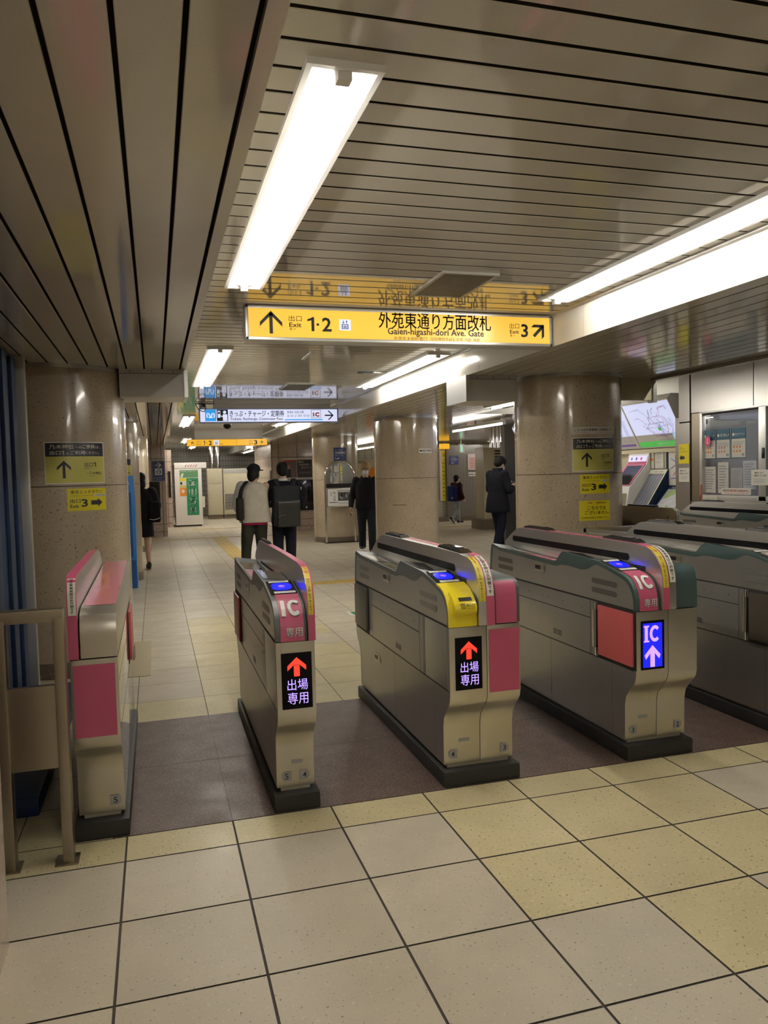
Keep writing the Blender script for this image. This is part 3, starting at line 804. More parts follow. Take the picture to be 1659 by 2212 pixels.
        # guide rail
        r0, r1 = (.1455, w) if narrow else (.1455, .2275)
        q = mk(); q.prism(RAIL, 'x', r0, r1, .003); rail = q.build('guide_rail', st_rail, root, smooth=40)
        mid = (r0+r1)/2
        tm = V.get('trim')
        RT = RAIL[:12]
        if tm == 'all': q = mk(); q.band(RT, r0+.001, r1+.0005, -.001, .0016); q.build('rail_trim', pink_m, rail, smooth=60)
        elif tm in ('right', 'left'):
            q = mk(); a, b = (mid, r1+.0005) if tm == 'right' else (r0+.003, mid)
            q.band(RT, a, b, -.001, .0016); q.build('rail_trim', pink_m, rail, smooth=60)
        S = Sheet(lambda a, b, l: (r0-l, a, b), rail, off=OFF)
        if not narrow: S.rect('sensor_window', disp_m, .447, 1.895, 1.028, 1.067, .001, .019)
        S.rect('sensor_window', blackmat, .30, 1.02, .985, 1.012, .0006) if not narrow else S.rect('sensor_window', blackmat, .5, 1.75, .985, 1.003, .0006)
        S.build()
        for a, b in ([(.39, .745), (1.38, 1.755)] if not narrow else [(1.40, 1.76)]):
            q = mk(); c0 = r0+.012; c1 = r1-.012
            if narrow: c0, c1 = r0+.003, r1-.003
            q.loft([[(c0, a, 1.129), (c1, a, 1.129), (c1, b, 1.129), (c0, b, 1.129)], [(c0+.004, a+.05, 1.147), (c1-.004, a+.05, 1.147), (c1-.004, b-.03, 1.147), (c0+.004, b-.03, 1.147)]])
            cp = q.build('sensor_cap', black_m, rail, smooth=0)
            q = mk(); q.box(c0+.012, c1-.012, a+.08, b-.06, 1.147, 1.151); q.build('cap_ridge', blackgloss, cp, smooth=0)
        rb = on_band(RAIL[:9]); t_at = lambda z: z-.80
        if V.get('stickers'):
            if narrow: ya, yb, wa, wb = r0+.003, r1-.006, None, None
            else: ya, yb, wa, wb = r0+.004, mid-.004, mid+.004, r1-.003
            S = Sheet(rb, rail, maxv=.012, off=OFF)
            S.rect('caution_sticker', st_yel, ya, yb, .115, .385, .0022); m = (ya+yb)/2
            S.vtext('caution_sticker', redink, '駆込注意！', m, .38, .0135, .0165, .003, .02)
            S.vtext('caution_sticker', ink, 'かけこみは おやめください', m, .286, .0125, .0137, .003, .02)
            if wa:
                S.rect('notice_sticker', offwhite, wa, wb, .140, .395, .0022)
                S.vtext('notice_sticker', ink, '国立新美術館は反対側です', (wa+wb)/2, .388, .019, .0198, .003, .03, 1.1)
            S.build()
        # right-hand module front
        if not narrow:
            q = mk(); q.band(R_CURVE[:5] if V['right'] is pink_m else R_CURVE, .243 if V['right'] is pink_m else .231, w-.017 if V['right'] is pink_m else w-.001, -.003, .003)
            q.build('front_cover', V['right'], root, smooth=60)
    else:
        L2 = LTOP+[(1.95, 1.028), (1.98, 1.0), (1.988, .802)]
        q = mk(); q.prism(L2, 'x', .044, w-.001, .003); o = q.build('hood', [V['hoodm']], root, smooth=50)
        q = mk(); q.box(.0385, .0435, .22, 1.95, .80, .985); q.build('shadow_gap', seam_m, root, smooth=0)
        tp = lambda x, y, l: (x, y, 1.003+(y-.30)*.025/1.65+l)
        S = Sheet(tp, root, off=OFF); S.rect('deck_panel', V['topm'], .050, w-.008, .305, 1.93, .0015); S.build()
        q = mk(); q.prism(FIN, 'x', 0, .038, .002); rail = q.build('guide_fin', V['finm'], root, smooth=45)
        q = mk(); q.band(FIN[:8], -.0005, .0385, -.001, .002); q.build('fin_trim', V['trimm'], rail, smooth=60)
        S = Sheet(on_band(FIN[:6]), rail, maxv=.02, off=OFF)
        S.rect('notice_sticker', offwhite, .004, .036, .185, .345, .003)
        S.vtext('notice_sticker', ink, '国立新美術館は反対側です', .020, .341, .0118, .0124, .0038, .03, 1.2); S.build()
        if V.get('cap'):
            q = mk(); q.bar(-.004, .042, .5, .95, 1.147, 1.166, .006); q.build('sensor_cap', black_m, rail)
            S = Sheet(lambda a, b, l: (-l, a, b), rail, off=OFF)
            for y, z in ((.30, 1.06), (1.15, 1.10)): S.disc('screw_hole', seam_m, y, z, .010, .010, .001, 10)
            S.build()
    # ---- front panels
    S = Sheet(front, root, off=OFF)
    if V.get('pinkpanel'):
        a, b = V['pinkpanel']; S.rect('pink_panel', pink_m, a, b, .468, .775, .0012)
    S.build()
    S = Sheet(foot, root, off=OFF)
    for (u0, ch, left) in V.get('tags', ()):
        S1 = Sheet(foot, root, off=OFF); hexa(S1, 'lane_tag', u0, .126, ch, left, 'lane_number'); o1 = S1.build(); o1['lane_number'].parent = o1['lane_tag']
    if V.get('badge'): a, b = V['badge']; S.rect('maker_badge', tag_grey, a, b, .206, .222, .0015, .003)
    S.build()
    if V.get('screen'):
        a, b, kind = V['screen']
        q = mk(); q.bar(a, b, .1735, .18, .494, .748, .0025); disp = q.build('display', disp_m, root)
        fp = on_plane((0, .1735, 0), (1, 0, 0)); S = Sheet(fp, disp, off=OFF); c = (a+b)/2; k = (b-a)/.137
        if kind == 'exit':
            S.add('led_arrow', led_red, [[(c-.013*k, .642), (c+.013*k, .642), (c+.013*k, .692), (c-.013*k, .692)], [(c, .728), (c-.042*k, .690), (c-.042*k, .668), (c-.013*k, .694)], [(c, .728), (c+.042*k, .690), (c+.042*k, .668), (c+.013*k, .694)], [(c-.013*k, .694), (c+.013*k, .694), (c, .728)]], .001)
            S.text('led_text', led_violet, '出場', c-.044*k, c+.048*k, .579, .630, .001, .0, 2)
            S.text('led_text', led_violet, '専用', c-.044*k, c+.048*k, .516, .570, .001, .0, 2)
        else:
            S.rect('led_field', led_blue, a+.008, b-.014, .506, .736, .0008)
            S.ic('led_text', led_pink, c-.050, c+.043, .638, .724, .0014)
            S.rect('led_text', led_pink, c-.055, c-.023, .716, .724, .0014); S.rect('led_text', led_pink, c-.055, c-.023, .638, .646, .0014)
            c -= .004
            S.add('led_arrow', led_pink, [[(c-.014, .508), (c+.014, .508), (c+.014, .585), (c-.014, .585)], [(c, .622), (c-.048, .570), (c-.040, .548), (c-.014, .578)], [(c, .622), (c+.048, .570), (c+.040, .548), (c+.014, .578)], [(c-.014, .578), (c+.014, .578), (c, .622)]], .0014)
        S.build()
    return root

gate(-.195, .19, 0, 'slim ticket gate end unit with pink front panel and tag 5, beside the left fence',
     dict(fin=True, hoodm=st_front, topm=pink_pale, finm=st_rail, trimm=pink_m, back_flap=redpad_m, pinkpanel=(.012, .177), tags=[(.128, '5', False)]))
gate(.660, .177, 0, 'narrow ticket gate with pink IC cover, red arrow display and tags 5 and 4',
     dict(cover='pink', trim='all', stickers=True, back_flap=redflap_m, chev=pink_pale, screen=(.022, .160, 'exit'), tags=[(.024, '5', True), (.108, '4', False)], badge=(.072, .124)))
gate(1.485, .370, 0, 'wide ticket gate with yellow ticket slot, red arrow display and tags 4 and 3',
     dict(cover='yellow', trim='right', stickers=True, back_flap=greyflap_m, winm=st_clean, chevrons=True, lock2=True, slotm=mat('slot_shade', (.27, .26, .245), .35, .6), right=pink_m, pinkpanel=(.204, .364), screen=(.029, .166, 'exit'), tags=[(.024, '4', True), (.302, '3', False)], badge=(.078, .136)))
gate(2.508, .370, 0, 'wide ticket gate with pink IC cover, blue IC display and tags 3 and 2',
     dict(cover='pink', trim='left', stickers=True, frame=teal_m, front_flap=redpad_m, chev=pink_pale, winm=st_clean, right=teal_m, screen=(.029, .166, 'ic'), tags=[(.024, '3', True), (.302, '2', False)], badge=(.078, .136)))
gate(3.520, .370, 0, 'steel ticket gate with unlit grey card pad, cut off by the right edge',
     dict(cover='yellow', frame=teal_m, front_flap=brownflap_m, chevrons=True, right=teal_m, reader='off', slotm=mat('slot_shade', (.27, .26, .245), .35, .6)))
gate(5.955, .370, 2.48, 'farther steel ticket gate in front of the office window',
     dict(cover='yellow', frame=teal_m, front_flap=brownflap_m, chevrons=True, right=teal_m))
gate(4.790, .22, 2.70, 'farther slim gate end unit with brown steel fin beside the ticket machines',
     dict(fin=True, hoodm=teal_m, topm=teal_m, finm=st_dark, trimm=st_clean, cap=True))

# ================================================================== HANGING SIGNS
def hanging_sign(name, x0, x1, z0, z1, y, depth, face, frame_m, label, fr=.016, rod=True):
    w, h = x1-x0, z1-z0
    t = empty(name, ((x0+x1)/2, y, z0), label, 'sign')
    q = MB((-w/2, 0, 0))
    q.bar(0, w, .003, depth, 0, h, .006); q.build('sign_box', frame_m, t)
    q = MB((-w/2, 0, 0))
    for c in ((0, fr, 0, h), (w-fr, w, 0, h), (0, w, 0, fr), (0, w, h-fr, h)): q.bar(c[0], c[1], -.006, .012, c[2], c[3], .003)
    q.build('frame', frame_m, t)
    q = MB((-w/2, 0, 0)); q.box(fr, w-fr, -.001, .004, fr, h-fr); q.build('lit_panel', face, t, smooth=0)
    top = ZH-z0
    if rod and top > h+.004:
        q = MB((-w/2, 0, 0)); q.box(.10*w, .95*w, depth*.35, depth*.65, h, top); q.build('mount', panel_m, t, smooth=0)
    return t, Sheet(on_plane((-w/2, -.001, 0), (w, 0, 0), (0, 0, h)), t)
def lift_icon(S, u0, u1, v0, v1, frame=True, inkm=None):
    inkm = inkm or lit_cyan
    S.rect('lift_icon', sign_icon, u0, u1, v0, v1, .002); W, H = u1-u0, v1-v0
    P = lambda a, b: (u0+a*W, v0+b*H)
    th = .07*W
    R = lambda a, b, c, d: S.rect('lift_icon', navy_m, u0+a*W, u0+b*W, v0+c*H, v0+d*H, .003)
    R(.22, .78, .12, .17); R(.22, .78, .52, .57); R(.22, .29, .12, .57); R(.71, .78, .12, .57)
    for k in (.40, .50, .60): R(k-.03, k+.03, .20, .40); S.disc('lift_icon', navy_m, *P(k, .45), .035*W, .035*H, .003, 8)
    for c, d in ((.36, 1), (.64, -1)):
        R(c-.025, c+.025, .63, .90)
        y0 = .90 if d < 0 else .63; S.poly('lift_icon', navy_m, [P(c, y0), P(c-.1, y0-.1*d*-1), P(c+.1, y0-.1*d*-1)], .003)

# the yellow gate sign
SG, S = hanging_sign('gate_sign', .788, 3.042, 2.449, 2.677, 1.985, .16, sign_yel, alu, 'long lit yellow hanging sign reading Gaien-higashi-dori Ave. Gate with exits 1, 2 and 3', .020)
asp = 2.235/.225
def arrow_uv(S, name, m, cu, cv, size_v, ang, w=.16, lift=.002, asp=asp, head=.5):
    T_ = Sheet(None, None); T_.arrow(name, m, 0, 0, size_v, ang, w, lift, head)
    for m_, polys, l in T_.D[name]: S.add(name, m_, [[(cu+a/asp, cv+b) for a, b in P] for P in polys], l)
arrow_uv(S, 'arrow', ink, .075, .515, .66, 0, .15)
S.text('lettering', ink, '出口', .128, .167, .56, .735, .002, .0)
S.text('lettering', ink, 'Exit', .129, .166, .39, .525, .002, .015); S.text('lettering', ink, '출구', .129, .149, .30, .37, .002)
S.one('lettering', ink, .184, .205, .285, .70); S.text('lettering', ink, '2', .229, .258, .285, .70, .002, .022); S.rect('lettering', ink, .212, .2195, .45, .52, .002)
lift_icon(S, .282, .318, .335, .66)
S.text('lettering', ink, '外苑東通り方面改札', .407, .782, .44, .94, .002, .018, 4)
S.text('lettering', ink, 'Gaien-higashi-dori Ave. Gate', .435, .757, .195, .46, .002, .018)
S.text('lettering', ink, '外苑东大街检票口', .455, .563, .065, .20, .002); S.text('lettering', ink, '가이엔히가시도오리 거리 개찰', .574, .742, .065, .20, .002)
S.text('lettering', ink, '出口', .848, .882, .545, .715, .002); S.text('lettering', ink, 'Exit', .849, .881, .385, .505, .002, .015); S.text('lettering', ink, '출구', .849, .867, .285, .36, .002)
S.text('lettering', ink, '3', .889, .914, .275, .70, .002, .022)
arrow_uv(S, 'arrow', ink, .953, .505, .53, 45, .19)
S.build()

# blue and white ticket sign
SG2, S = hanging_sign('ticket_sign', .868, 3.05, 2.385, 2.605, 9.05, .16, sign_wht, mat('sign_blue_frame', '#8f9ecb', .4), 'lit pale blue hanging sign reading Tickets, Recharge, Commuter Pass with an arrow right', .014)
S.rect('pass_mark', lit_cyan, .040, .116, .12, .93, .002)
wm = []
for k in range(33):
    t = k/32*2*PI; wm.append((.078+.024*math.sin(t)*(1.0 if True else 1), .52+.22*math.sin(2*t+.0)*.9))
S.line('pass_mark', sign_icon, [(.055, .36), (.052, .56), (.058, .68), (.066, .66), (.073, .46), (.078, .36), (.083, .46), (.090, .66), (.098, .68), (.104, .56), (.101, .36)], .009, .003)
S.line('pass_mark', sign_icon, [(.066, .40), (.071, .33), (.078, .40), (.085, .33), (.090, .40)], .007, .003)
S.rect('machine_mark', st_blk, .121, .199, .12, .93, .002)
S.rect('machine_mark', sign_icon, .127, .146, .36, .84, .003); S.rect('machine_mark', st_blk, .130, .143, .62, .76, .0035)
S.disc('machine_mark', sign_icon, .176, .74, .0115, .11, .003, 16); S.rect('machine_mark', sign_icon, .163, .194, .14, .60, .003); S.line('machine_mark', sign_icon, [(.150, .50), (.158, .42), (.168, .50)], .009, .003)
S.text('lettering', navy_m, 'きっぷ・チャージ・定期券', .212, .600, .42, .86, .002, .02)
S.text('lettering', navy_m, 'Tickets, Recharge, Commuter Pass', .213, .590, .13, .36, .002, .012)
S.text('lettering', navy_m, '售票处 充值 月票', .623, .745, .64, .83, .002); S.text('lettering', navy_m, '표 사는 곳  충전  정기권', .623, .785, .38, .56, .002)
S.rect('underline', lit_cyan, .604, .884, .15, .235, .002)
S.rect('card_mark', mat('icon_rim', '#d77b8e', .4), .800, .872, .31, .90, .002, 0); S.rect('card_mark', sign_icon, .803, .869, .335, .875, .003)
S.text('card_mark', orange_m, 'I', .812, .822, .42, .70, .004, .06); S.text('card_mark', mat('card_red', (.8, .03, .03), .4), 'C', .828, .860, .40, .72, .004, .06)
arrow_uv(S, 'arrow', st_blk, .934, .50, .66, 90, .14, .002, 2.182/.22)
S.build()

# far yellow sign
SG3, S = hanging_sign('exit_sign', .93, 2.83, 2.29, 2.455, 15.7, .14, sign_yel_dim, mat('sign_yellow_frame', '#c8962c', .4), 'smaller far yellow hanging sign with exits 1, 2 and 3 and two arrows', .008)
asp3 = 1.9/.165
arrow_uv(S, 'arrow', ink, .072, .48, .48, -45, .17, .002, asp3); arrow_uv(S, 'arrow', ink, .925, .50, .56, 90, .15, .002, asp3)
S.text('lettering', ink, '出口', .122, .178, .55, .78, .002); S.text('lettering', ink, 'Exit', .124, .176, .22, .44, .002)
S.one('lettering', ink, .202, .222, .16, .78); S.text('lettering', ink, '2', .268, .308, .16, .78, .002, .03); S.rect('lettering', ink, .238, .25, .42, .52, .002)
lift_icon(S, .332, .392, .14, .86); S.text('lettering', ink, '85m', .402, .445, .18, .36, .002)
S.rect('panel_joint', seam_m, .612, .6145, .04, .96, .002)
S.text('lettering', ink, '出口', .768, .822, .55, .80, .002); S.text('lettering', ink, 'Exit', .770, .820, .22, .44, .002); S.text('lettering', ink, '3', .832, .874, .16, .80, .002, .03)
S.build()

# security cameras and small fittings under the ceiling
def dome_camera(x, y, label, long_):
    t = empty('security_camera', (x, y, ZH), label, 'camera')
    q = MB(); q.cyl(0, 0, -.02, 0, .08, seg=24); q.build('base', white_m, t)
    if long_:
        q = MB(); q.cyl(0, 0, -.24, -.02, .075, .085, 24); q.build('housing', white_m, t)
    q = MB(); q.ell((0, 0, -.245 if long_ else -.03), .07, .07, .075); q.build('dome', blackgloss, t)
dome_camera(1.40, 10.3, 'white cylindrical dome camera under the ceiling behind the ticket sign', True)
dome_camera(1.22, 9.55, 'small dark dome camera under the ceiling just behind the ticket sign', False)
t = empty('sign_camera', (.93, 8.93, 2.605), 'small black camera with a looped cable on the top left of the ticket sign', 'camera')
bx('body', black_m, -.03, .03, -.05, .05, 0, .055, t, .006); bx('arm', black_m, -.12, .16, -.012, .012, .055, .07, t)
q = MB(); q.tube(smoothline([(-.12, -.02, .06), (-.08, -.03, -.02), (0, -.03, -.06), (.03, -.03, 0)], 6), .006, 6); q.build('cable', black_m, t)
t = empty('sprinkler_bar', (2.55, 5.2, ZH), 'small dark ceiling fitting between the gate sign and the ticket sign', 'ceiling fitting')
bx('bracket', black_m, -.16, .0, -.02, .02, -.02, 0, t); bx('plate', alu, .02, .17, -.03, .03, -.012, 0, t)

# ================================================================== STICKERS AND NOTICES ON THE COLUMNS
def cyl_sheet(name, col, u0, u1, z0, z1, m, label, cat='sign', R=RC, border=None):
    cx, cy = col; uc = (u0+u1)/2; th = uc/R
    px, py = cx+R*math.sin(th), cy-R*math.cos(th)
    t = empty(name, (px, py, z0), label, cat)
    g = on_cyl(cx-px, cy-py, R+.0015, th); mp = lambda a, b, l: (lambda p: (p[0], p[1], p[2]))(g((a-.5)*(u1-u0), b*(z1-z0), l))
    S = Sheet(mp, t, maxu=.06)
    if border: S.rect('sheet', border, 0, 1, 0, 1, 0); a, b = .008/(u1-u0), .008/(z1-z0); S.rect('sheet', m, a, 1-a, b, 1-b, .0006)
    else: S.rect('sheet', m, 0, 1, 0, 1, 0)
    return S
def shrine_sign(col, u0, u1, z0, z1, label):
    S = cyl_sheet('shrine_sign', col, u0, u1, z0, z1, st_pale, label, border=offwhite)
    S.rect('header', st_blk, .018, .982, .655, .975, .001)
    S.text('lettering', offwhite, '乃木神社', .09, .47, .835, .935, .002, .012); S.text('lettering', offwhite, 'への', .485, .60, .842, .90, .002); S.text('lettering', offwhite, 'ご参拝', .61, .82, .838, .935, .002, .012); S.text('lettering', offwhite, 'は、', .83, .93, .842, .91, .002)
    S.text('lettering', offwhite, '出口', .09, .255, .695, .79, .002, .012); S.one('lettering', offwhite, .275, .31, .695, .79); S.text('lettering', offwhite, 'を', .345, .39, .70, .75, .002); S.text('lettering', offwhite, 'ご利用', .41, .65, .695, .79, .002, .012); S.text('lettering', offwhite, 'ください。', .66, .90, .70, .77, .002)
    A = Sheet(None, None); A.arrow('arrow', ink, 0, 0, .42*(z1-z0), 0, .145, .002, .37)
    for m_, P, l in A.D['arrow']: S.add('arrow', m_, [[(.30+a/(u1-u0), .345+b/(z1-z0)) for a, b in p] for p in P], l)
    S.text('lettering', ink, '出口', .63, .78, .40, .51, .002, .012); S.one('lettering', ink, .795, .835, .40, .51); S.text('lettering', ink, 'Exit 1', .63, .74, .345, .38, .002)
    S.disc('lettering', ink, .685, .245, .008, .011, .002, 8); S.text('lettering', ink, '乃木神社', .71, .93, .21, .285, .002, .01); S.text('lettering', ink, 'Nogi-jinja Shrine', .70, .83, .165, .19, .002)
    S.build()
def exit3_sign(col, u0, u1, z0, z1, label):
    S = cyl_sheet('exit_sticker', col, u0, u1, z0, z1, st_yel2, label)
    S.text('lettering', ink, '東京ミッドタウン', .08, .89, .76, .92, .0015, .012); S.text('lettering', ink, 'Tokyo  Midtown', .09, .64, .645, .69, .0015)
    S.rect('patch', offwhite, .66, .995, .62, .73, .001); S.text('lettering', ink, '六本木交差点', .69, .96, .645, .71, .002)
    S.text('lettering', ink, '出口', .06, .31, .36, .53, .0015, .012); S.text('lettering', ink, 'Exit', .06, .265, .14, .28, .0015, .015); S.text('lettering', ink, '3', .33, .49, .17, .52, .0015, .025)
    S.add('arrow', ink, [[(.575, .25), (.575, .45), (.76, .45), (.76, .54), (.885, .35), (.76, .16), (.76, .25)]], .0015)
    S.build()
shrine_sign(CL, -.060, .401, 1.520, 1.846, 'yellow and black shrine sign with an up arrow on the left column')
exit3_sign(CL, .092, .404, 1.308, 1.483, 'bright yellow exit 3 sticker with a black arrow on the left column')
shrine_sign(CR, -.232, .228, 1.510, 1.832, 'yellow and black shrine sign with an up arrow on the right column')
exit3_sign(CR, -.162, .165, 1.298, 1.480, 'bright yellow exit 3 sticker with a black arrow on the right column')
S = cyl_sheet('notice_sticker', CR, -.174, .163, 1.040, 1.232, st_yel2, 'lowest yellow sticker on the right column, black text without arrow')
S.text('lettering', redink, '5番、6番', .24, .62, .84, .93, .0015, .02); S.text('lettering', ink, '出口は', .63, .84, .84, .93, .0015, .01)
S.text('lettering', ink, 'こちらでは', .24, .83, .54, .72, .0015, .015); S.text('lettering', ink, 'ございません。', .16, .97, .31, .49, .0015, .015); S.text('lettering', ink, '反対側の改札をご利用ください', .06, .94, .10, .19, .0015); S.build()
S = cyl_sheet('notice_strip', CR, -.238, .240, 1.866, 1.930, offwhite, 'white notice strip above the shrine sign on the right column')
S.text('lettering', ink, 'こちらは外苑東通り方面改札です。', .06, .95, .40, .82, .0015, .03); S.text('lettering', redink, '乃木坂方面改札口へは、ホーム階を経由してお進みください', .06, .95, .12, .28, .0015); S.build()
S = cyl_sheet('tape_tag', CR, -1.04, -.835, 1.845, 1.925, mat('clear_tape', '#b7ae9b', .3), 'small pale tag taped to the left flank of the right column', 'tag')
S.text('lettering', ink, '防犯カメラ', .1, .8, .3, .7, .0015); S.build()
S = cyl_sheet('camera_notice', CM, .054, .315, 1.85, 1.925, offwhite, 'small white notice on the middle column', 'sign')
S.rect('icon', ink, .06, .2, .35, .65, .001); S.text('lettering', ink, '防犯カメラ作動中', .24, .94, .28, .74, .001, .02); S.build()
S = cyl_sheet('scuff_mark', CM, -.40, -.18, 1.018, 1.030, mat('scuff', (.12, .08, .05), .7), 'dark scuff across the middle column', 'scuff'); S.build()
S = cyl_sheet('keep_left_sign', CX, -.149, .147, 1.849, 2.147, signblue, 'navy keep left sign on the column above the round-topped mirror')
S.text('lettering', white_m, 'ここでは', .12, .66, .74, .88, .001); S.text('lettering', white_m, '左側通行', .12, .92, .50, .70, .001, .02); S.text('lettering', white_m, 'Keep to the', .13, .75, .33, .43, .001); S.text('lettering', white_m, 'Left', .13, .46, .10, .27, .001, .02); S.build()
S = cyl_sheet('shrine_sign', (-.575, 9.38), .10, .48, 1.57, 1.86, st_pale, 'yellow and black shrine sign on the second left column, half hidden', border=offwhite)
S.rect('header', st_blk, .02, .98, .655, .975, .001); S.text('lettering', ink, '出口1', .55, .80, .40, .51, .002); S.text('lettering', ink, '乃木神社', .62, .95, .2, .3, .002); S.build()

# ================================================================== LEFT FOREGROUND: fence, blue screen
t = empty('steel_fence', (-.32, .09, 0), 'brushed steel barrier fence with a solid panel at the left edge, beside the slim gate', 'fence')
for x0 in (.08, -.135): bx('post', st_dark, x0, x0+.042, -.035, .035, 0, 1.0, t, .006)
bx('top_rail', st_dark, -.9, .122, -.034, .034, .985, 1.036, t, .008)
bx('panel', st_dark, -.095, .082, -.012, .012, .39, .727, t, .003)
bx('panel', st_dark, -.86, -.137, -.012, .012, .39, .727, t, .003)
bx('post', st_dark, -.9, -.858, -.035, .035, 0, 1.0, t, .006)
for x0 in (.08, -.135): bx('foot_plate', st_dark, x0-.03, x0+.06, -.05, .05, 0, .006, t, .002)
t = empty('blue_screen', (-.725, 1.6, 0), 'tall dark blue steel screen with a bright steel edge post, left of the granite column', 'screen')
q = MB(); q.box(-.09, -.03, -1.3, 1.22, 0, ZL-.02)
q.build('panel', navy_m, t, smooth=0)
q = MB()
for y in (-1.2, -.75, -.3, .15, .62, .95): q.bar(-.03, -.005, y, y+.16, .1, ZL-.05, .008)
q.build('stiffener', mat('navy_rib', (.016, .03, .065), .5, spec=.2), t)
q = MB(); q.bar(-.035, .035, 1.22, 1.29, 0, ZL-.01, .006); q.build('edge_post', mat('post_paint', (.55, .54, .52), .3, .5), t)
q = MB(); q.bar(-.03, .33, -1.02, 1.15, 0, .09, .02); q.build('base', navy_m, t)

# floor cover plates
o = bx('floor_plate', mat('worn_plate', (.42, .36, .23), .5), -.07, .085, 3.06, 4.43, 0, .006, None, .002); tag(o, 'worn beige metal cover plate on the floor beside the slim pink gate', 'plate')
t = empty('floor_sticker', (2.33, 5.05, 0), 'small white and green exit sticker on the floor behind the gates', 'sticker')
bx('sheet', offwhite, -.16, .16, -.13, .13, 0, .002, t)
S = Sheet(lambda a, b, l: (a, b, .002+l), t); S.rect('pictogram', greenink, -.12, .02, -.09, .09, .001); S.rect('pictogram', offwhite, -.08, -.02, -.05, .05, .0015); S.blockarrow('pictogram', greenink, .08, 0, .09, .08, 0, .001); S.build()

# steel handrail between the steel gate and the far slim gate
t = empty('handrail', (3.92, 2.9, 0), 'low steel handrail turning a corner behind the right-hand gates', 'handrail')
q = MB(); q.bar(-.03, .03, -.90, .10, .955, 1.0, .008); q.bar(-.03, .86, .04, .10, .955, 1.0, .008); q.build('top_rail', st_clean, t)
for x, y in ((0, -.8), (0, .07), (.82, .07)): bx('post', st_clean, x-.02, x+.02, y-.02, y+.02, 0, .957, t, .004)

# ================================================================== RIGHT: STATION OFFICE FRONT
OX = 6.70
q = MB()
q.box(OX, OX+.08, -7, 2.9, 0, 1.09); q.box(OX, OX+.08, 2.9, 5.12, 0, 1.09); q.box(OX, OX+.08, -7, 2.9, 1.09, 2.2)
ys = [-7, -4.6, -2.8, -.9, 1.25, 2.72, 4.03, 5.10]
for a, b in zip(ys, ys[1:]): q.box(OX-.01, OX+.06, a+.006, b-.006, 2.20, 2.80)
q.box(OX-.01, OX+.30, 5.125, 5.335, 0, 2.085); q.box(OX-.01, OX+.30, 5.125, 5.335, 2.10, 2.80)
q.box(OX+.0, OX+.30, 5.335, 5.42, 0, 2.16)
q.mi = 1; q.box(OX+.02, OX+.08, -7, 5.12, 2.16, 2.8); q.box(OX+.05, OX+.25, 5.11, 5.33, 2.06, 2.12)
o = q.build('wall_office', [st_office, seam_m], smooth=0); o['kind'] = 'structure'
# window
t = empty('window_1', (OX, 3.98, 1.10)); t['kind'] = 'structure'
def wy(y): return y-3.98
q = MB()
q.bar(-.012, .05, wy(4.895), wy(4.94), 0, 1.09, .004); q.bar(-.012, .05, wy(3.845), wy(3.955), .02, 1.09, .004); q.bar(-.012, .05, wy(2.9), wy(4.94), -.01, .075, .004); q.bar(-.012, .05, wy(2.9), wy(4.94), 1.075, 1.10, .004); q.bar(-.012, .05, wy(2.88), wy(2.92), 0, 1.09, .004)
q.build('window_frame', alu, t)
q = MB(); q.box(.0, .08, wy(5.02), wy(5.10), 0, 1.09); q.box(.0, .08, wy(4.94), wy(5.02), 0, 1.09); q.build('window_jamb', st_dark, t, smooth=0)
q = MB(); q.box(.018, .024, wy(2.9), wy(4.93), .05, 1.09); q.build('pane', glass_m, t, smooth=0)
q = MB(); q.bar(-.02, 0, wy(3.86), wy(3.90), .50, .62, .006); q.build('latch', black_m, t)
# the room behind the glass
q = MB(); q.box(OX+.08, OX+2.3, 2.2, 2.25, 0, 2.5); q.box(OX+.31, OX+2.3, 5.36, 5.41, 0, 2.5); q.box(OX+2.3, OX+2.35, 2.2, 5.41, 0, 2.5); q.box(OX+.08, OX+2.35, 2.2, 5.41, 2.5, 2.55)
o = q.build('wall_office_room', mat('office_wall', (.48, .50, .52), .6), smooth=0); o['kind'] = 'structure'
t = empty('ceiling_light', (OX+1.1, 4.3, 2.5), 'tube light inside the office behind the window', 'light'); bx('housing', white_m, -.06, .06, -.6, .6, -.05, 0, t)
t2 = empty('white_board', (OX+.75, 4.2, 1.25), 'large white board inside the office behind the window papers', 'board'); bx('sheet', white_m, -.01, .01, -.52, .42, 0, .95, t2); bx('stand', alu, -.015, .015, -.53, .43, -.04, 0, t2)
q = MB(); q.tube([(0, -.58, -.07), (0, .58, -.07)], .016, 10); q.build('tube', mat('tube_dim', (1, 1, 1), .5, emit=(1, .97, .95), es=32), t)
def pap(name, y0, y1, z0, z1, m, label, x=OX+.030, cat='notice', inside=True, group=None):
    """a sheet on the window (y falls to the viewer's right)"""
    t = empty(name, (x, (y0+y1)/2, z0), label, cat, group); w, h = abs(y1-y0), z1-z0
    bx('sheet', m, -.001, .001, -w/2, w/2, 0, h, t)
    return Sheet(on_plane((-.0012, w/2, 0), (0, -w, 0), (0, 0, h)), t)
def rows(S, name, m, u0, u1, v0, v1, n, th=.4):
    for k in range(n):
        v = v0+(k+.5)*(v1-v0)/n; S.rect(name, m, u0, u0+(u1-u0)*(.7+.3*random.random()), v-(v1-v0)/n*th/2, v+(v1-v0)/n*th/2, .002)
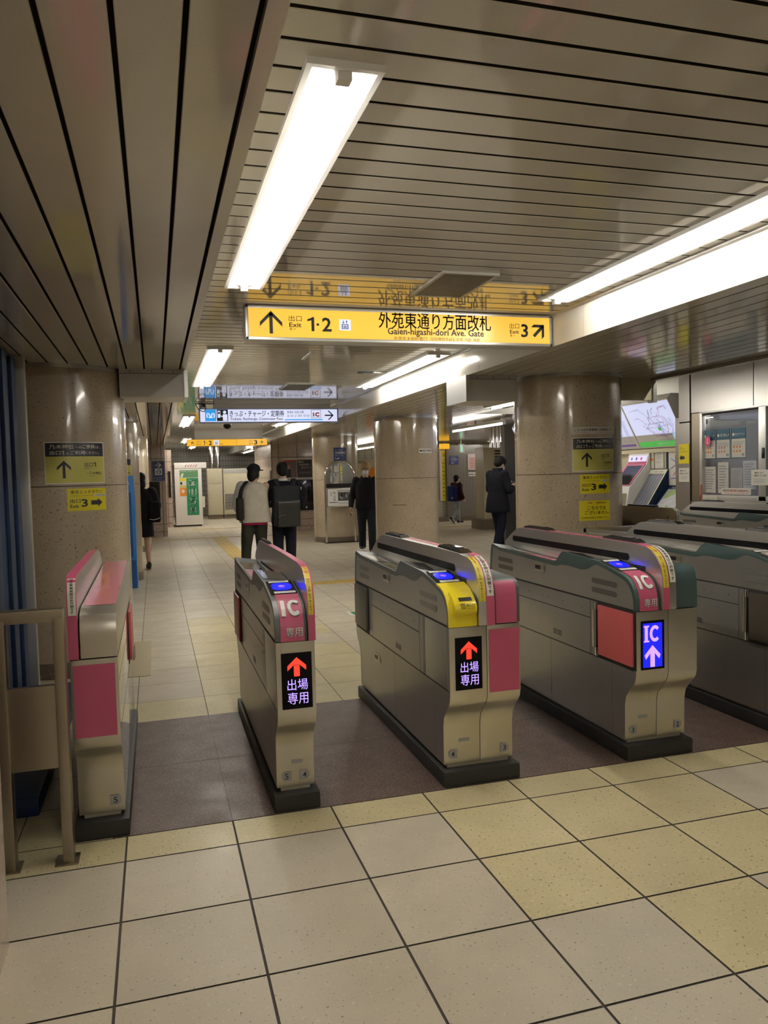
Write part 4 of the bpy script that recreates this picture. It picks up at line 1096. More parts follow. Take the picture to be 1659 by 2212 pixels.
for k, (a, b, ttl) in enumerate(((4.915, 4.70, 'マスク'), (4.685, 4.449, '手洗い'), (4.432, 4.192, '咳エチケット'))):
    S = pap('poster', a, b, 1.612, 1.968, offwhite, ('blue-headed hygiene poster behind the pink strap, first in the office window', 'blue-headed poster reading hand washing, second in the office window', 'blue-headed poster on coughing, third in the office window')[k], group='hygiene posters')
    S.rect('header', tealblue, 0, 1, .64, 1, .0006); S.rect('border', tealblue, 0, 1, 0, .03, .0006); S.rect('border', tealblue, 0, .035, 0, 1, .0006); S.rect('border', tealblue, .965, 1, 0, 1, .0006)
    S.disc('lettering', white_m, .15, .79, .08, .055, .001, 14); S.text('lettering', white_m, ttl, .27, .92, .74, .84, .001, .03)
    for i in range(3):
        for j in range(2): S.disc('picture', orange_m if k != 1 else mat('picture_pink', (.6, .25, .2), .5), .2+.2*i, .24+.13*j, .06, .04, .001, 10)
    rows(S, 'lettering', tag_grey, .1, .9, .40, .56, 3, .3); S.rect('picture', tag_grey, .72, .9, .08, .16, .001); S.build()
S = pap('strap', 4.85, 4.79, 1.86, 1.96, mat('strap_pink', (.75, .12, .25), .4), 'thin pink strap hanging behind the office window', cat='strap'); S.build()
t = empty('pink_tag', (OX-.004, 4.80, 1.80), 'round pink tag with a white figure on the office window', 'tag')
S = Sheet(on_plane((0, 0, 0), (0, -1, 0)), t); S.disc('disc', mat('tag_pink', (.75, .06, .2), .4), 0, .03, .05, .06, 0); S.rect('picture', white_m, -.008, .006, .0, .06, .001); S.rect('picture', white_m, -.02, .018, .0, .012, .001); S.build()
for a, b, c, d, m, lab in ((4.90, 4.70, 1.20, 1.52, offwhite, 'white notice low on the left side of the office window'), (4.66, 4.48, 1.20, 1.57, offwhite, 'white timetable sheet in the middle of the office window'), (4.44, 4.25, 1.22, 1.50, mat('paper_grey', (.5, .5, .52), .6), 'grey printed sheet right of the timetable in the office window'), (4.24, 4.03, 1.25, 1.58, mat('paper_blue', (.55, .58, .66), .6), 'pale blue sheet near the office window mullion')):
    S = pap('notice', a, b, c, d, m, lab); rows(S, 'lettering', tag_grey, .1, .9, .12, .92, 9, .35); S.build()
S = pap('notice', 4.06, 3.80, 1.30, 1.475, offwhite, 'cream notice taped across the office window mullion', x=OX-.016); S.text('lettering', ink, '筆談により', .2, .7, .74, .86, .001, .02); S.text('lettering', ink, 'ご案内いたします', .12, .9, .56, .68, .001, .02); rows(S, 'lettering', tag_grey, .15, .85, .12, .46, 5, .25); S.build()
S = pap('notice', 4.58, 4.10, 1.185, 1.262, offwhite, 'long cream notice with red text along the bottom of the office window', x=OX+.014); S.text('lettering', ink, '改札内', .05, .25, .42, .82, .001, .03); S.text('lettering', redink, 'の通り抜けは出来ません', .26, .94, .42, .82, .001, .03); S.text('lettering', redink, '一般のお客様の改札内のお通り抜けはご遠慮ください', .08, .92, .12, .28, .001); S.build()
S = pap('notice_strip', 4.88, 4.62, 1.115, 1.158, offwhite, 'thin white text strip on the lower frame of the office window', x=OX-.016); S.text('lettering', ink, 'トイレは改札内にあります', .05, .95, .25, .7, .001); S.build()
o = bx('red_strip', mat('red_tape', (.6, .05, .03), .4), OX-.016, OX-.012, 4.895, 4.918, 1.11, 1.30); tag(o, 'narrow red strip on the left edge of the office window frame', 'strip')
S = pap('arrow_sign', 5.335, 5.135, 1.568, 1.817, st_yel2, 'yellow paper with a black left arrow on the office pillar', x=OX-.013, cat='sign'); S.blockarrow('arrow', ink, .32, .30, .50, .30, 180, .0008); S.text('lettering', ink, '出口', .12, .3, .82, .88, .001); S.text('lettering', ink, 'お問い合わせは', .08, .6, .72, .79, .001); S.text('lettering', ink, 'こちらではありません', .06, .9, .58, .65, .001); S.build()
S = pap('notice', 5.335, 5.13, 1.335, 1.513, offwhite, 'white notice below the yellow paper on the office pillar', x=OX-.013); S.text('lettering', ink, '筆談により', .12, .66, .74, .86, .001, .02); S.text('lettering', ink, 'ご案内いたします', .06, .9, .54, .66, .001, .02); rows(S, 'lettering', tag_grey, .15, .85, .14, .46, 5, .25); S.build()

# ================================================================== RIGHT: TICKET MACHINES
TX = 7.2
q = MB(); q.box(TX, TX+.15, 5.42, 10.95, 0, 2.8); o = q.build('wall_machines', cream_m, smooth=0); o['kind'] = 'structure'
q = MB(); q.box(TX-.32, TX+.15, 10.95, 11.12, 0, ZL); o = q.build('wall_machines_end', mat('dark_trim', (.07, .065, .06), .4), smooth=0); o['kind'] = 'structure'
# tilted lit fare map: top edge leans out
def tilted(name, y_right, y_left, label, cat='map', hs=1.):
    t = empty(name, (TX-.045, (y_right+y_left)/2, 1.82), label, cat); w = y_left-y_right
    a = Vector((-.02, w/2, 0)); dv = Vector((-.33, 0, .62))*hs; nn = Vector((.88, 0, .47))
    q = MB(); q.prism([(-.02, -.01), (-.02-.34*hs, -.01+.64*hs), (-.30*hs, .70*hs), (.02, .70*hs), (.02, -.01)], 'y', -w/2, w/2); q.build('cabinet', panel_m, t, smooth=0)
    return t, Sheet(on_plane(a+Vector((-.004, 0, 0)), (0, -w, 0), dv), t)
t, S = tilted('fare_map', 5.72, 6.79, 'lit fare map board with the railway network over the ticket machines')
S.rect('lit_panel', lit_map, .01, .99, .01, .99, .001); S.rect('green_band', lit_green, .01, .99, .01, .135, .002); S.text('lettering', white_m, '東京地下鉄のきっぷ運賃表', .42, .86, .05, .10, .003, .02)
cl = dict(p=mat('line_purple', (.25, .14, .55), .5), r=mat('line_red', (.75, .15, .22), .5), b=mat('line_blue', (.2, .3, .75), .5), g=mat('line_grey', (.45, .48, .65), .5))
N = {'g': [[(.10, .84), (.32, .86), (.46, .66)], [(.14, .66), (.26, .66), (.36, .50)], [(.50, .82), (.48, .68)], [(.62, .86), (.56, .80), (.56, .70)], [(.72, .86), (.86, .88), (.88, .80)], [(.86, .62), (.88, .42)], [(.30, .42), (.56, .44), (.84, .48)], [(.5, .24), (.72, .24)]],
     'p': [[(.46, .66), (.60, .48), (.74, .30)], [(.40, .52), (.56, .52), (.74, .54)], [(.28, .50), (.40, .34), (.46, .24), (.66, .24)], [(.66, .24), (.80, .26), (.86, .38), (.82, .54), (.74, .68)], [(.52, .16), (.74, .16)], [(.56, .12), (.76, .12)]],
     'r': [[(.44, .66), (.70, .68), (.78, .52), (.76, .36), (.66, .22), (.70, .16)], [(.44, .66), (.44, .54), (.34, .44), (.48, .30), (.62, .22)], [(.72, .72), (.72, .84), (.84, .86)]],
     'b': [[(.56, .44), (.64, .40), (.66, .22)], [(.62, .50), (.62, .30), (.70, .22)]]}
for k, L in N.items():
    for P in L: S.line('network', cl[k], P, .0065, .003)
for i in range(26):
    a = random.random()*2*PI; x0, y0 = .60+.22*math.cos(a)*random.random(), .44+.22*math.sin(a)*random.random(); d = random.choice((0, PI/4, PI/2, -PI/4)); L_ = .05+.12*random.random()
    S.line('network', random.choice(list(cl.values())), [(x0, y0), (x0+L_*math.cos(d), y0+L_*math.sin(d))], .004, .003)
for i in range(230):
    L = random.choice(sum(N.values(), [])); j = random.randrange(len(L)-1); v = random.random(); a, b = L[j], L[j+1]
    u_, v_ = a[0]+(b[0]-a[0])*v+.012, a[1]+(b[1]-a[1])*v+.01; S.rect('station_names', cl['g'], u_, u_+.014, v_, v_+.009, .0035)
S.rect('network', lit_green, .56, .62, .36, .43, .002); S.rect('network', mat('bay', (.45, .62, .95), .5, emit=(.4, .6, .95), es=.4), .80, .985, .14, .30, .002)
S.build()
t, S = tilted('fare_list', 6.80, 9.1, 'lit fare table board left of the fare map, mostly behind the right column', 'board')
S.rect('lit_panel', lit_map, .01, .99, .01, .99, .001)
for k in range(14): rows(S, 'lettering', cl['g'], .04+k*.067, .09+k*.067, .16, .66, 22, .35)
S.rect('lettering', cl['p'], .8, .97, .05, .10, .002); S.build()
o = bx('wall_panel', mat('blue_grey_panel', (.22, .25, .32), .3), TX-.06, TX-.01, 10.0, 10.9, .3, 1.72); tag(o, 'blue-grey glossy panel on the wall in front of the man in the long coat', 'panel')
t, S = tilted('fare_list', 9.12, 10.55, 'lit board at the far end, beside the man in the long coat', 'board', .85)
S.rect('lit_panel', lit_map, .01, .99, .01, .99, .001); S.build()
bx_l = bx('ledge', cream_m, TX-.05, TX, 5.42, 10.9, 1.74, 1.80); bx_l['kind'] = 'structure'; bx_l.name = 'trim_6'
# the machine fronts under the boards
t = empty('ticket_machine', (TX-.03, 6.87, 0), 'pink and white ticket machine with a dark slanted screen, right of the column', 'ticket machine', 'ticket machines')
def machine(t, wd=.50):
    h = wd/2
    q = MB(); q.prism([(0, 0), (-.38, 0), (-.40, 1.02), (-.36, 1.24), (-.06, 1.58), (-.02, 1.74), (0, 1.74)], 'y', -h, h, .008); q.build('body', white_m, t)
    sl = on_plane((-.352, h, 1.262), (0, -wd, 0), (.285, 0, .325)); S = Sheet(sl, t)
    S.rect('bezel', pink_pale, .03, .97, .02, .99, .003); S.rect('screen', blackgloss, .14, .90, .06, .90, .006); S.disc('lamp', orange_m, .08, .30, .02, .02, .006, 10); S.build()
    up = on_plane((-.056, h, 1.585), (0, -wd, 0), (.038, 0, .15)); S = Sheet(up, t)
    S.rect('header', pink_m, .03, .97, .0, 1, .003); S.rect('header', lit('header_lit', (.75, .7, .95), .7), .05, .95, .22, .80, .004)
    for k, c in enumerate((cl['b'], cl['p'], cl['r'])): S.disc('icon', c, .2+.24*k, .5, .05, .16, .005, 14)
    S.build()
    q = MB(); q.bar(-.46, -.38, -h+.03, h-.03, .98, 1.16, .01); sh = q.build('tray', cream_m, t)
    S = Sheet(on_plane((-.462, h, .98), (0, -wd, 0)), sh); S.rect('tray_light', lit('tray_lit', (.55, .9, .1), 1.1), .18, .42, .12, .15, .001); S.rect('tray_light', MATS['tray_lit'], .55, .80, .12, .15, .001); S.rect('tray_slot', navy_m, .15, .45, .155, .175, .001); S.build()
machine(t)
for k, y in enumerate((7.66, 8.32, 8.98)):
    t = empty('ticket_machine', (TX-.03, y, 0), ('second ticket machine, next to the pink one and behind the column', 'third ticket machine along the cream wall', 'fourth ticket machine along the cream wall, nearest the far end')[k], 'ticket machine', 'ticket machines'); machine(t)
# slanted timetable board, small map, posters
def slant(name, y0, y1, zt, zb, xo, label, cat, m, border):
    t = empty(name, (TX-.02, (y0+y1)/2, zb), label, cat); w = y1-y0; h = zt-zb
    q = MB(); q.prism([(.0, 0), (-xo, 0), (-xo, -.02), (-xo-.012, 0), (-.012, h), (.0, h+.012)], 'y', -w/2, w/2); q.build('board', border, t, smooth=0)
    return Sheet(on_plane((-xo-.013, w/2, 0), (0, -w, 0), (xo, 0, h)), t)
S = slant('timetable_board', 6.21, 6.61, 1.495, .90, .40, 'slanted dark timetable board in a cream frame, right of the ticket machine', 'board', navy_m, navy_m)
S.rect('frame', cream_m, 0, 1, 0, 1, .0005)
S.rect('sheet', mat('board_slate', (.07, .075, .11), .4), .06, .94, .02, .90, .001); S.text('lettering', ink, '乃木坂駅からの運賃表', .25, .80, .925, .965, .001)
for k in range(5): rows(S, 'lettering', tag_grey, .10+k*.17, .22+k*.17, .06, .84, 24, .3)
S.build()
S = slant('area_map', 5.72, 6.20, 1.25, .90, .30, 'slanted area map with a green park, under the railway map', 'map', offwhite, navy_m)
S.rect('sheet', mat('map_paper', (.52, .53, .55), .5), .08, .96, .03, .90, .001); S.poly('park', mat('map_green', (.30, .42, .12), .5), [(.22, .88), (.55, .88), (.5, .70), (.3, .55), (.14, .52)], .002); S.poly('park', MATS['map_green'], [(.45, .08), (.6, .05), (.62, .25), (.5, .3)], .002)
for a, b in (((.1, .2), (.9, .6)), ((.3, .05), (.7, .85)), ((.1, .45), (.9, .8)), ((.6, .05), (.9, .35))): S.line('roads', offwhite, [a, b], .02, .0025)
S.text('lettering', white_m, '周辺案内図', .2, .6, .93, .98, .002); S.build()
S = pap('notice', 6.53, 6.335, 1.495, 1.79, offwhite, 'white information sheet with a navy heading above the timetable board', x=TX-.012); S.rect('header', navy_m, 0, 1, .90, 1, .0006); rows(S, 'lettering', tag_grey, .1, .9, .50, .86, 8, .3); rows(S, 'lettering', tag_grey, .1, .8, .3, .42, 3, .3); S.build()
S = pap('notice', 6.66, 6.56, 1.50, 1.74, offwhite, 'narrow white card with an orange band beside the ticket machine', x=TX-.012); S.rect('band', orange_m, .05, .95, .52, .66, .0006); rows(S, 'lettering', tag_grey, .1, .8, .7, .92, 2, .3); S.build()
S = pap('railway_map', 6.22, 5.70, 1.27, 1.74, offwhite, 'white railway map poster beside the office pillar', x=TX-.012, cat='map')
S.rect('border', navy_m, -.10, 0, 0, 1, .0006)
for P in ([(.1, .8), (.5, .6), (.9, .7)], [(.2, .3), (.5, .6), (.6, .3), (.5, .1)], [(.1, .2), (.9, .25)], [(.3, .9), (.3, .6), (.1, .5)]): S.line('network', random.choice(list(cl.values())), P, .03, .001)
S.build()
for y, m, l in ((7.0, mat('plate_red', (.4, .07, .04), .4), 'small red plate above the ticket machine'), (6.72, mat('plate_green', (.04, .18, .11), .4), 'small green plate under the fare map')):
    o = bx('small_plate', m, TX-.03, TX-.01, y-.09, y+.09, 1.745, 1.79); tag(o, l, 'plate')

# ================================================================== FAR RIGHT PASSAGE
t = empty('route_board', (8.74, 19.40, .64), 'tall yellow and white exit guide board in the far passage', 'board')
bx('panel', st_yel2, -.02, .10, -.03, 0, 0, 1.56, t); bx('panel', offwhite, -.09, -.02, -.03, 0, 0, 1.56, t)
S = Sheet(on_plane((-.02, -.031, 0), (.12, 0, 0), (0, 0, 1.56)), t); S.text('lettering', ink, '16', .3, .75, .88, .95, .001); S.rect('white_bar', white_m, .05, .9, .845, .86, .001)
for k in range(9): S.rect('lettering', ink, .15, .5+.3*random.random(), .1+k*.08, .112+k*.08, .001)
S.build()
o = bx('yellow_box_sign', sign_yel_dim, 8.60, 8.88, 19.1, 19.25, 2.24, 2.40); tag(o, 'short lit yellow sign at the mouth of the far passage', 'sign')
t = empty('keep_left_sign', (9.10, 19.29, 1.76), 'navy keep left sign on the grey passage wall', 'sign'); bx('plate', signblue, -.145, .145, -.01, 0, 0, .265, t)
S = Sheet(on_plane((-.145, -.011, 0), (.29, 0, 0), (0, 0, .265)), t); S.text('lettering', white_m, 'ここでは', .12, .6, .74, .88, .001); S.text('lettering', white_m, '左側通行', .12, .92, .48, .68, .001, .02); S.text('lettering', white_m, 'Keep to the', .13, .75, .3, .4, .001); S.text('lettering', white_m, 'Left', .13, .46, .10, .25, .001, .02); S.build()
t = empty('notice_board', (9.85, 19.29, 1.58), 'pale pink rule notice on the grey passage wall', 'notice'); bx('plate', mat('notice_pink', (.55, .47, .45), .5), -.30, .30, -.01, 0, 0, .50, t)
S = Sheet(on_plane((-.3, -.011, 0), (.6, 0, 0), (0, 0, .5)), t); S.text('lettering', ink, '注意', .44, .56, .84, .92, .001); rows(S, 'lettering', redink, .1, .9, .1, .78, 6, .3); S.build()
t = empty('camera_notice', (9.79, 19.29, 1.38), 'white security camera strip below the pink notice', 'notice'); bx('plate', offwhite, -.22, .22, -.008, 0, 0, .12, t)
S = Sheet(on_plane((-.22, -.009, 0), (.44, 0, 0), (0, 0, .12)), t); S.text('lettering', ink, '防犯カメラ作動中', .18, .95, .25, .75, .001, .02); S.rect('lettering', ink, .05, .14, .35, .65, .001); S.build()
t = empty('exit_light', (9.05, 18.6, 2.10), 'small green and white emergency exit light under the passage ceiling', 'exit light'); bx('box', white_m, -.06, .10, -.05, .05, 0, .26, t); bx('lit_face', lit('exit_lit', (.45, .85, .6), .6), -.04, .04, -.055, -.05, .03, .23, t); bx('rod', alu, .0, .02, -.01, .01, .26, ZL-2.10, t)
t = empty('electric_cabinet', (8.62, 15.6, .27), 'tall cream metal cabinet on a stone base, beside the man in the long coat', 'cabinet')
bx('body', cream_m, -.20, .30, -.10, .45, 0, 1.87, t, .008); bx('door_edge', seam_m, .085, .09, -.102, -.10, .05, 1.83, t); bx('stone_base', skirt_m, -.28, .5, -.18, .6, -.27, 0, t, .01)
q = MB()
for k in range(4): q.box(.12, .28, -.104, -.10, 1.55+k*.07, 1.59+k*.07)
q.build('louvre', seam_m, t, smooth=0)
t = empty('pipe_bundle', (8.95, 15.9, 2.14), 'group of chrome pipes rising from the cream cabinet to the ceiling', 'pipes')
for k in range(3): q = MB(); q.tube([(-.12+k*.11, 0, -.0), (-.12+k*.11, 0, ZL-2.14)], .042, 14); q.build('pipe', chrome, t)

# ================================================================== MIRROR STAND at the fourth column
t = empty('mirror_stand', (4.16, 13.80, 0), 'round-topped mirror on a chrome tube stand with a black-and-white poster below', 'mirror stand', None, .025)
arc = [(-.335+.0, 0, .02), (-.335, 0, 1.45)]+[(-.335*math.cos(a), 0, 1.50+.335*math.sin(a)) for a in [k*PI/14 for k in range(1, 14)]]+[(.335, 0, 1.45), (.335, 0, .02)]
q = MB(); q.tube(arc, .022, 10); q.build('tube_frame', chrome, t)
P = [(-.305, 1.335), (.305, 1.335), (.305, 1.5)]+[(.305*math.cos(a), 1.50+.305*math.sin(a)) for a in [k*PI/16 for k in range(1, 16)]]+[(-.305, 1.5)]
q = MB(); q.prism(P, 'y', -.006, .012); q.build('mirror', mirror_m, t, smooth=0)
q = MB(); q.prism(P, 'y', .0125, .03); q.build('mirror_back', black_m, t, smooth=0)
bx('black_band', black_m, -.31, .31, -.006, .02, 1.245, 1.335, t)
pf = bx('poster_frame', st_clean, -.32, .32, -.03, .015, .81, 1.235, t, .004)
S = Sheet(on_plane((-.29, -.0315, .835), (.58, 0, 0), (0, 0, .38)), pf); S.rect('poster', white_m, 0, 1, 0, 1, 0); S.rect('photo', mat('photo_grey', (.10, .10, .09), .5), .40, .84, .30, .93, .001)
for k in range(14): a = .42+random.random()*.36; b = .34+random.random()*.2; S.rect('photo', tag_grey if k % 2 else ink, a, a+.04, b, b+.2*random.random()+.08, .0015)
S.rect('photo', offwhite, .42, .82, .82, .90, .0015)
S.vtext('lettering', ink, '秋山亮', .26, .86, .17, .20, .001, .0, .65); S.vtext('lettering', ink, '写真展', .13, .86, .07, .085, .001, .02, .65); S.rect('lettering', ink, .05, .38, .20, .235, .001); rows(S, 'lettering', tag_grey, .4, .95, .1, .22, 3, .3); S.build()
bx('base_plate', black_m, -.36, .50, -.04, .30, 0, .02, t, .006)

# ================================================================== LEFT: blue machine, locker wall, photo booth
t = empty('blue_machine', (-.42, 8.62, 0), 'bright blue machine cabinet between the two left columns', 'machine')
q = MB(); q.bar(-.33, .31, -.32, .16, 0, 1.60, .01); q.build('body', blue_m, t)
bx('screen_recess', deepblue, -.30, .265, -.327, -.32, .44, 1.36, t); bx('label', white_m, .14, .24, -.328, -.32, 1.47, 1.50, t)
bx('foot_rail', deepblue, -.30, .30, -.335, -.32, .0, .40, t)
t = empty('coin_locker_sign', (.28, 18.29, 1.49), 'navy coin locker sign with an arrow right on the pink marble pier', 'sign'); bx('plate', signblue, -.155, .155, -.01, 0, 0, .53, t)
S = Sheet(on_plane((-.155, -.011, 0), (.31, 0, 0), (0, 0, .53)), t); A = Sheet(None, None); A.arrow('arrow', white_m, 0, 0, .15, 90, .15, .001)
for m_, P, l in A.D['arrow']: S.add('arrow', m_, [[(.5+a/.31, .79+b/.53) for a, b in p] for p in P], l)
S.rect('locker_icon', white_m, .22, .80, .30, .62, .001); S.rect('locker_icon', signblue, .32, .70, .36, .52, .002); S.rect('locker_icon', white_m, .40, .62, .40, .48, .003); S.line('locker_icon', signblue, [(.36, .56), (.5, .59), (.64, .56)], .03, .002); S.text('lettering', white_m, 'コインロッカー', .10, .92, .13, .19, .001, .02); S.text('lettering', white_m, 'Coin Lockers', .3, .7, .07, .10, .001); S.build()
o = bx('coin_lockers', blackgloss, -.20, .30, 18.24, 18.295, .74, 1.47); tag(o, 'dark glossy locker front below the coin locker sign', 'lockers')
for k in range(3): pass
o = bx('wall_display', blackgloss, .585, .66, 22.26, 22.295, .95, 1.78); tag(o, 'narrow dark panel on the recessed pink wall left of the photo booth', 'panel')
t = empty('photo_booth', (1.20, 22.3, 0), 'white photo booth with a green vertical sign', 'photo booth')
q = MB(); q.bar(-.42, .42, 0, 1.3, .05, 1.98, .015); q.build('body', white_m, t)
bx('top_hood', white_m, -.42, .58, -.02, 1.3, 1.86, 2.04, t, .01); bx('base', black_m, -.38, .38, .03, 1.2, 0, .05, t)
S = Sheet(on_plane((-.42, -.003, 0), (1, 0, 0)), t)
S.rect('green_banner', greenink, .36, .73, .36, 1.545, .001); S.vtext('lettering', white_m, '証明写真', .545, 1.50, .25, .275, .002, .03, 1.0)
S.rect('green_poster', mat('poster_green', (.10, .24, .12), .5), .16, .73, 1.56, 1.80, .001); S.poly('green_poster', offwhite, [(.17, 1.57), (.25, 1.57), (.29, 1.70), (.22, 1.70)], .002); S.text('green_poster', offwhite, '証明写真データもダウンロード', .19, .71, 1.745, 1.775, .002)
S.rect('orange_poster', orange_m, .15, .36, .98, 1.24, .001); S.rect('orange_poster', st_pale, .15, .36, 1.25, 1.31, .001); S.rect('orange_poster', st_yel2, .15, .36, 1.46, 1.54, .001); S.disc('orange_poster', offwhite, .25, 1.13, .05, .06, .002, 12); S.rect('orange_poster', offwhite, .15, .36, 1.33, 1.44, .001); S.rect('orange_poster', ink, .17, .23, 1.34, 1.43, .002)
S.build()
S = Sheet(on_plane((-.12, -.023, 1.90), (1, 0, 0)), t)
for k, m in enumerate((ink, redink, ink, redink, ink)): S.poly('brand_marks', m, [(.02+k*.08, .0), (.045+k*.08, .0), (.095+k*.08, .07), (.075+k*.08, .07)], .001)
S.build()
bx('side_panel', offwhite, .42, .50, .02, .05, .60, .95, t)

# ================================================================== FAR END: cabinets, pipes
t = empty('equipment_cabinet', (2.32, 26.2, 0), 'narrow cream equipment cabinet at the far end beside the photo booth', 'cabinet', 'far cream cabinets')
bx('body', cream_m, -.27, .27, 0, .5, .15, 1.88, t, .01); bx('door', cream_m, -.24, .24, -.015, 0, .18, 1.30, t, .004); bx('door', cream_m, -.24, .24, -.015, 0, 1.32, 1.85, t, .004); bx('knob', ink, -.20, -.18, -.025, -.015, .78, .80, t); bx('plinth', skirt_m, -.27, .27, .05, .5, 0, .15, t)
t = empty('equipment_cabinet', (3.30, 26.2, 0), 'wide cream equipment cabinet with louvres at the far end', 'cabinet', 'far cream cabinets')
bx('body', cream_m, -.68, .75, 0, .6, .15, 1.86, t, .01); bx('door', cream_m, -.64, .70, -.015, 0, .18, 1.68, t, .004)
q = MB()
for k in range(13): q.box(-.62, .15, -.028, -.015, .36+k*.042, .38+k*.042)
q.build('louvre', alu, t, smooth=0); q = MB(); q.box(-.63, .16, -.0165, -.0155, .34, .91); q.build('louvre_back', seam_m, t, smooth=0)
q = MB()
for k in range(3): q.box(-.64, .70, -.02, -.005, 1.70+k*.05, 1.735+k*.05)
q.build('top_vent', alu, t, smooth=0); bx('plinth', skirt_m, -.68, .75, .05, .6, 0, .15, t)
t = empty('pipe_bundle', (2.36, 26.5, 1.88), 'two steel pipes from the narrow far cabinet up to the ceiling', 'pipes')
for k in range(2): q = MB(); q.tube([(-.12+k*.22, 0, 0), (-.12+k*.22, 0, ZH-1.88)], .075, 16); q.build('pipe', chrome, t)
# pink marble wall: poster, dark panels
t = empty('poster', (4.03, 18.34, 1.40), 'dark poster with slanted white text on the pink marble wall', 'poster'); bx('frame', offwhite, -.42, .44, -.012, 0, 0, .62, t); bx('sheet', mat('poster_dark', (.03, .025, .03), .4), -.02, .40, -.016, -.012, .08, .58, t); bx('sheet', mat('poster_brown', (.16, .11, .10), .4), -.40, -.03, -.016, -.012, .08, .58, t)
S = Sheet(on_plane((-.42, -.017, 0), (1, .0, 0), (0, 0, 1)), t); S.text('lettering', white_m, '絶対に', .43, .60, .49, .56, .001, .02); S.text('lettering', white_m, '特殊詐欺を', .46, .76, .41, .47, .001, .02); S.text('lettering', white_m, '許さない！', .52, .80, .33, .39, .001, .02); S.rect('portrait', ink, .10, .22, .10, .32, .001); S.disc('portrait', mat('skin_print', (.4, .25, .18), .5), .16, .38, .045, .06, .001, 14); S.rect('portrait', redink, .03, .36, .53, .57, .001)
for k in range(8): S.disc('portrait', MATS['skin_print'], .47+.042*k, .2+.03*(k % 2), .014, .02, .001, 8)
S.rect('lettering', tag_grey, .05, .8, .03, .05, .001); S.build()
t = empty('wall_display', (4.12, 18.34, .56), 'wide black glossy panel low on the pink marble wall', 'panel'); bx('panel', blackgloss, -.30, .34, -.04, 0, 0, .86, t, .004)
S = Sheet(on_plane((-.3, -.042, 0), (1, 0, 0)), t); S.rect('label', white_m, .40, .44, .06, .11, .001); S.rect('label', white_m, .22, .29, .58, .66, .001); S.build()
t = empty('wall_display', (4.605, 18.34, .56), 'narrow black glossy panel beside the fourth column', 'panel'); bx('panel', blackgloss, -.075, .075, -.04, 0, 0, .95, t, .004); S = Sheet(on_plane((-.075, -.042, 0), (1, 0, 0)), t); S.rect('label', white_m, .10, .145, .05, .16, .001); S.rect('label', white_m, .08, .145, .66, .72, .001); S.build()
t = empty('wall_poster', (3.22, 18.5, 1.15), 'narrow dark poster on the side of the pink marble wall', 'poster'); bx('sheet', mat('poster_plum', (.04, .015, .05), .4), .055, .065, -.1, .12, 0, .55, t)
# cream double door and orange disc poster on the far right wall
t = empty('door_1', (7.45, 23.98, 0)); t['kind'] = 'structure'
bx('door_leaf', cream_m, -.55, -.01, -.04, 0, 0, 2.05, t); bx('door_leaf', cream_m, .01, .55, -.04, 0, 0, 2.05, t); bx('door_closer', st_dark, -.5, .0, -.09, -.04, 1.93, 2.0, t)
t = empty('orange_poster', (7.85, 23.90, .3), 'orange round poster figure behind the masked man', 'poster'); S = Sheet(on_plane((0, 0, 0), (1, 0, 0)), t); S.disc('disc', orange_m, 0, 1.15, .34, .34, 0); S.rect('stem', orange_m, -.02, .20, 0, .55, 0); S.build()

# ================================================================== PEOPLE
skin_m = mat('skin', (.60, .40, .30), .5)
hair_black = mat('hair_black', (.007, .006, .006), .6, spec=.2); hair_blond = mat('hair_light_brown', (.36, .24, .12), .6, spec=.3)
def cloth(name, c, rough=.85):
    m = mat(name, c, rough, spec=.2); co = coords(m); n = noise(m, co, 9, 5, .6)
    lk(m, mix(m, n, tuple(x*.7 for x in lin(c)), tuple(x*1.2 for x in lin(c))), bs(m).inputs['Base Color']); return m
def fused(q, name, m, parent, voxel, sm=6):
    """one continuous skin from overlapping volumes"""
    o = q.build(name, m, None, smooth=0)
    r = o.modifiers.new('r', 'REMESH'); r.mode = 'VOXEL'; r.voxel_size = voxel; r.use_smooth_shade = True
    s_ = o.modifiers.new('s', 'SMOOTH'); s_.factor = .5; s_.iterations = sm
    dg = bpy.context.evaluated_depsgraph_get(); me = bpy.data.meshes.new_from_object(o.evaluated_get(dg)); o.modifiers.clear()
    old = o.data; o.data = me; bpy.data.meshes.remove(old); me.name = name
    if not me.materials: me.materials.append(m)
    me.polygons.foreach_set('use_smooth', [True]*len(me.polygons)); o.parent = parent; return o
def limb(q, pts, radii, n=5, seg=12):
    P = smoothline(pts, n); R = []
    m = len(radii)
    for i in range(m-1):
        for k in range(n): R.append(radii[i]+(radii[i+1]-radii[i])*k/n)
    R.append(radii[-1]); q.tube(P, R, seg)
    q.ell(P[0], R[0], R[0], R[0]); q.ell(P[-1], R[-1], R[-1], R[-1])
def torso(q, rings, n=4, seg=24):
    """rings (cx, cy, z, rx, ry)"""
    P = []
    m = len(rings)
    for i in range(m-1):
        for k in range(n): P.append([rings[i][j]+(rings[i+1][j]-rings[i][j])*k/n for j in range(5)])
    P.append(rings[-1])
    q.loft([[(c[0]+c[3]*math.copysign(abs(math.cos(t))**.8, math.cos(t)), c[1]+c[4]*math.copysign(abs(math.sin(t))**.8, math.sin(t)), c[2]) for t in [2*PI*k/seg for k in range(seg)]] for c in P])
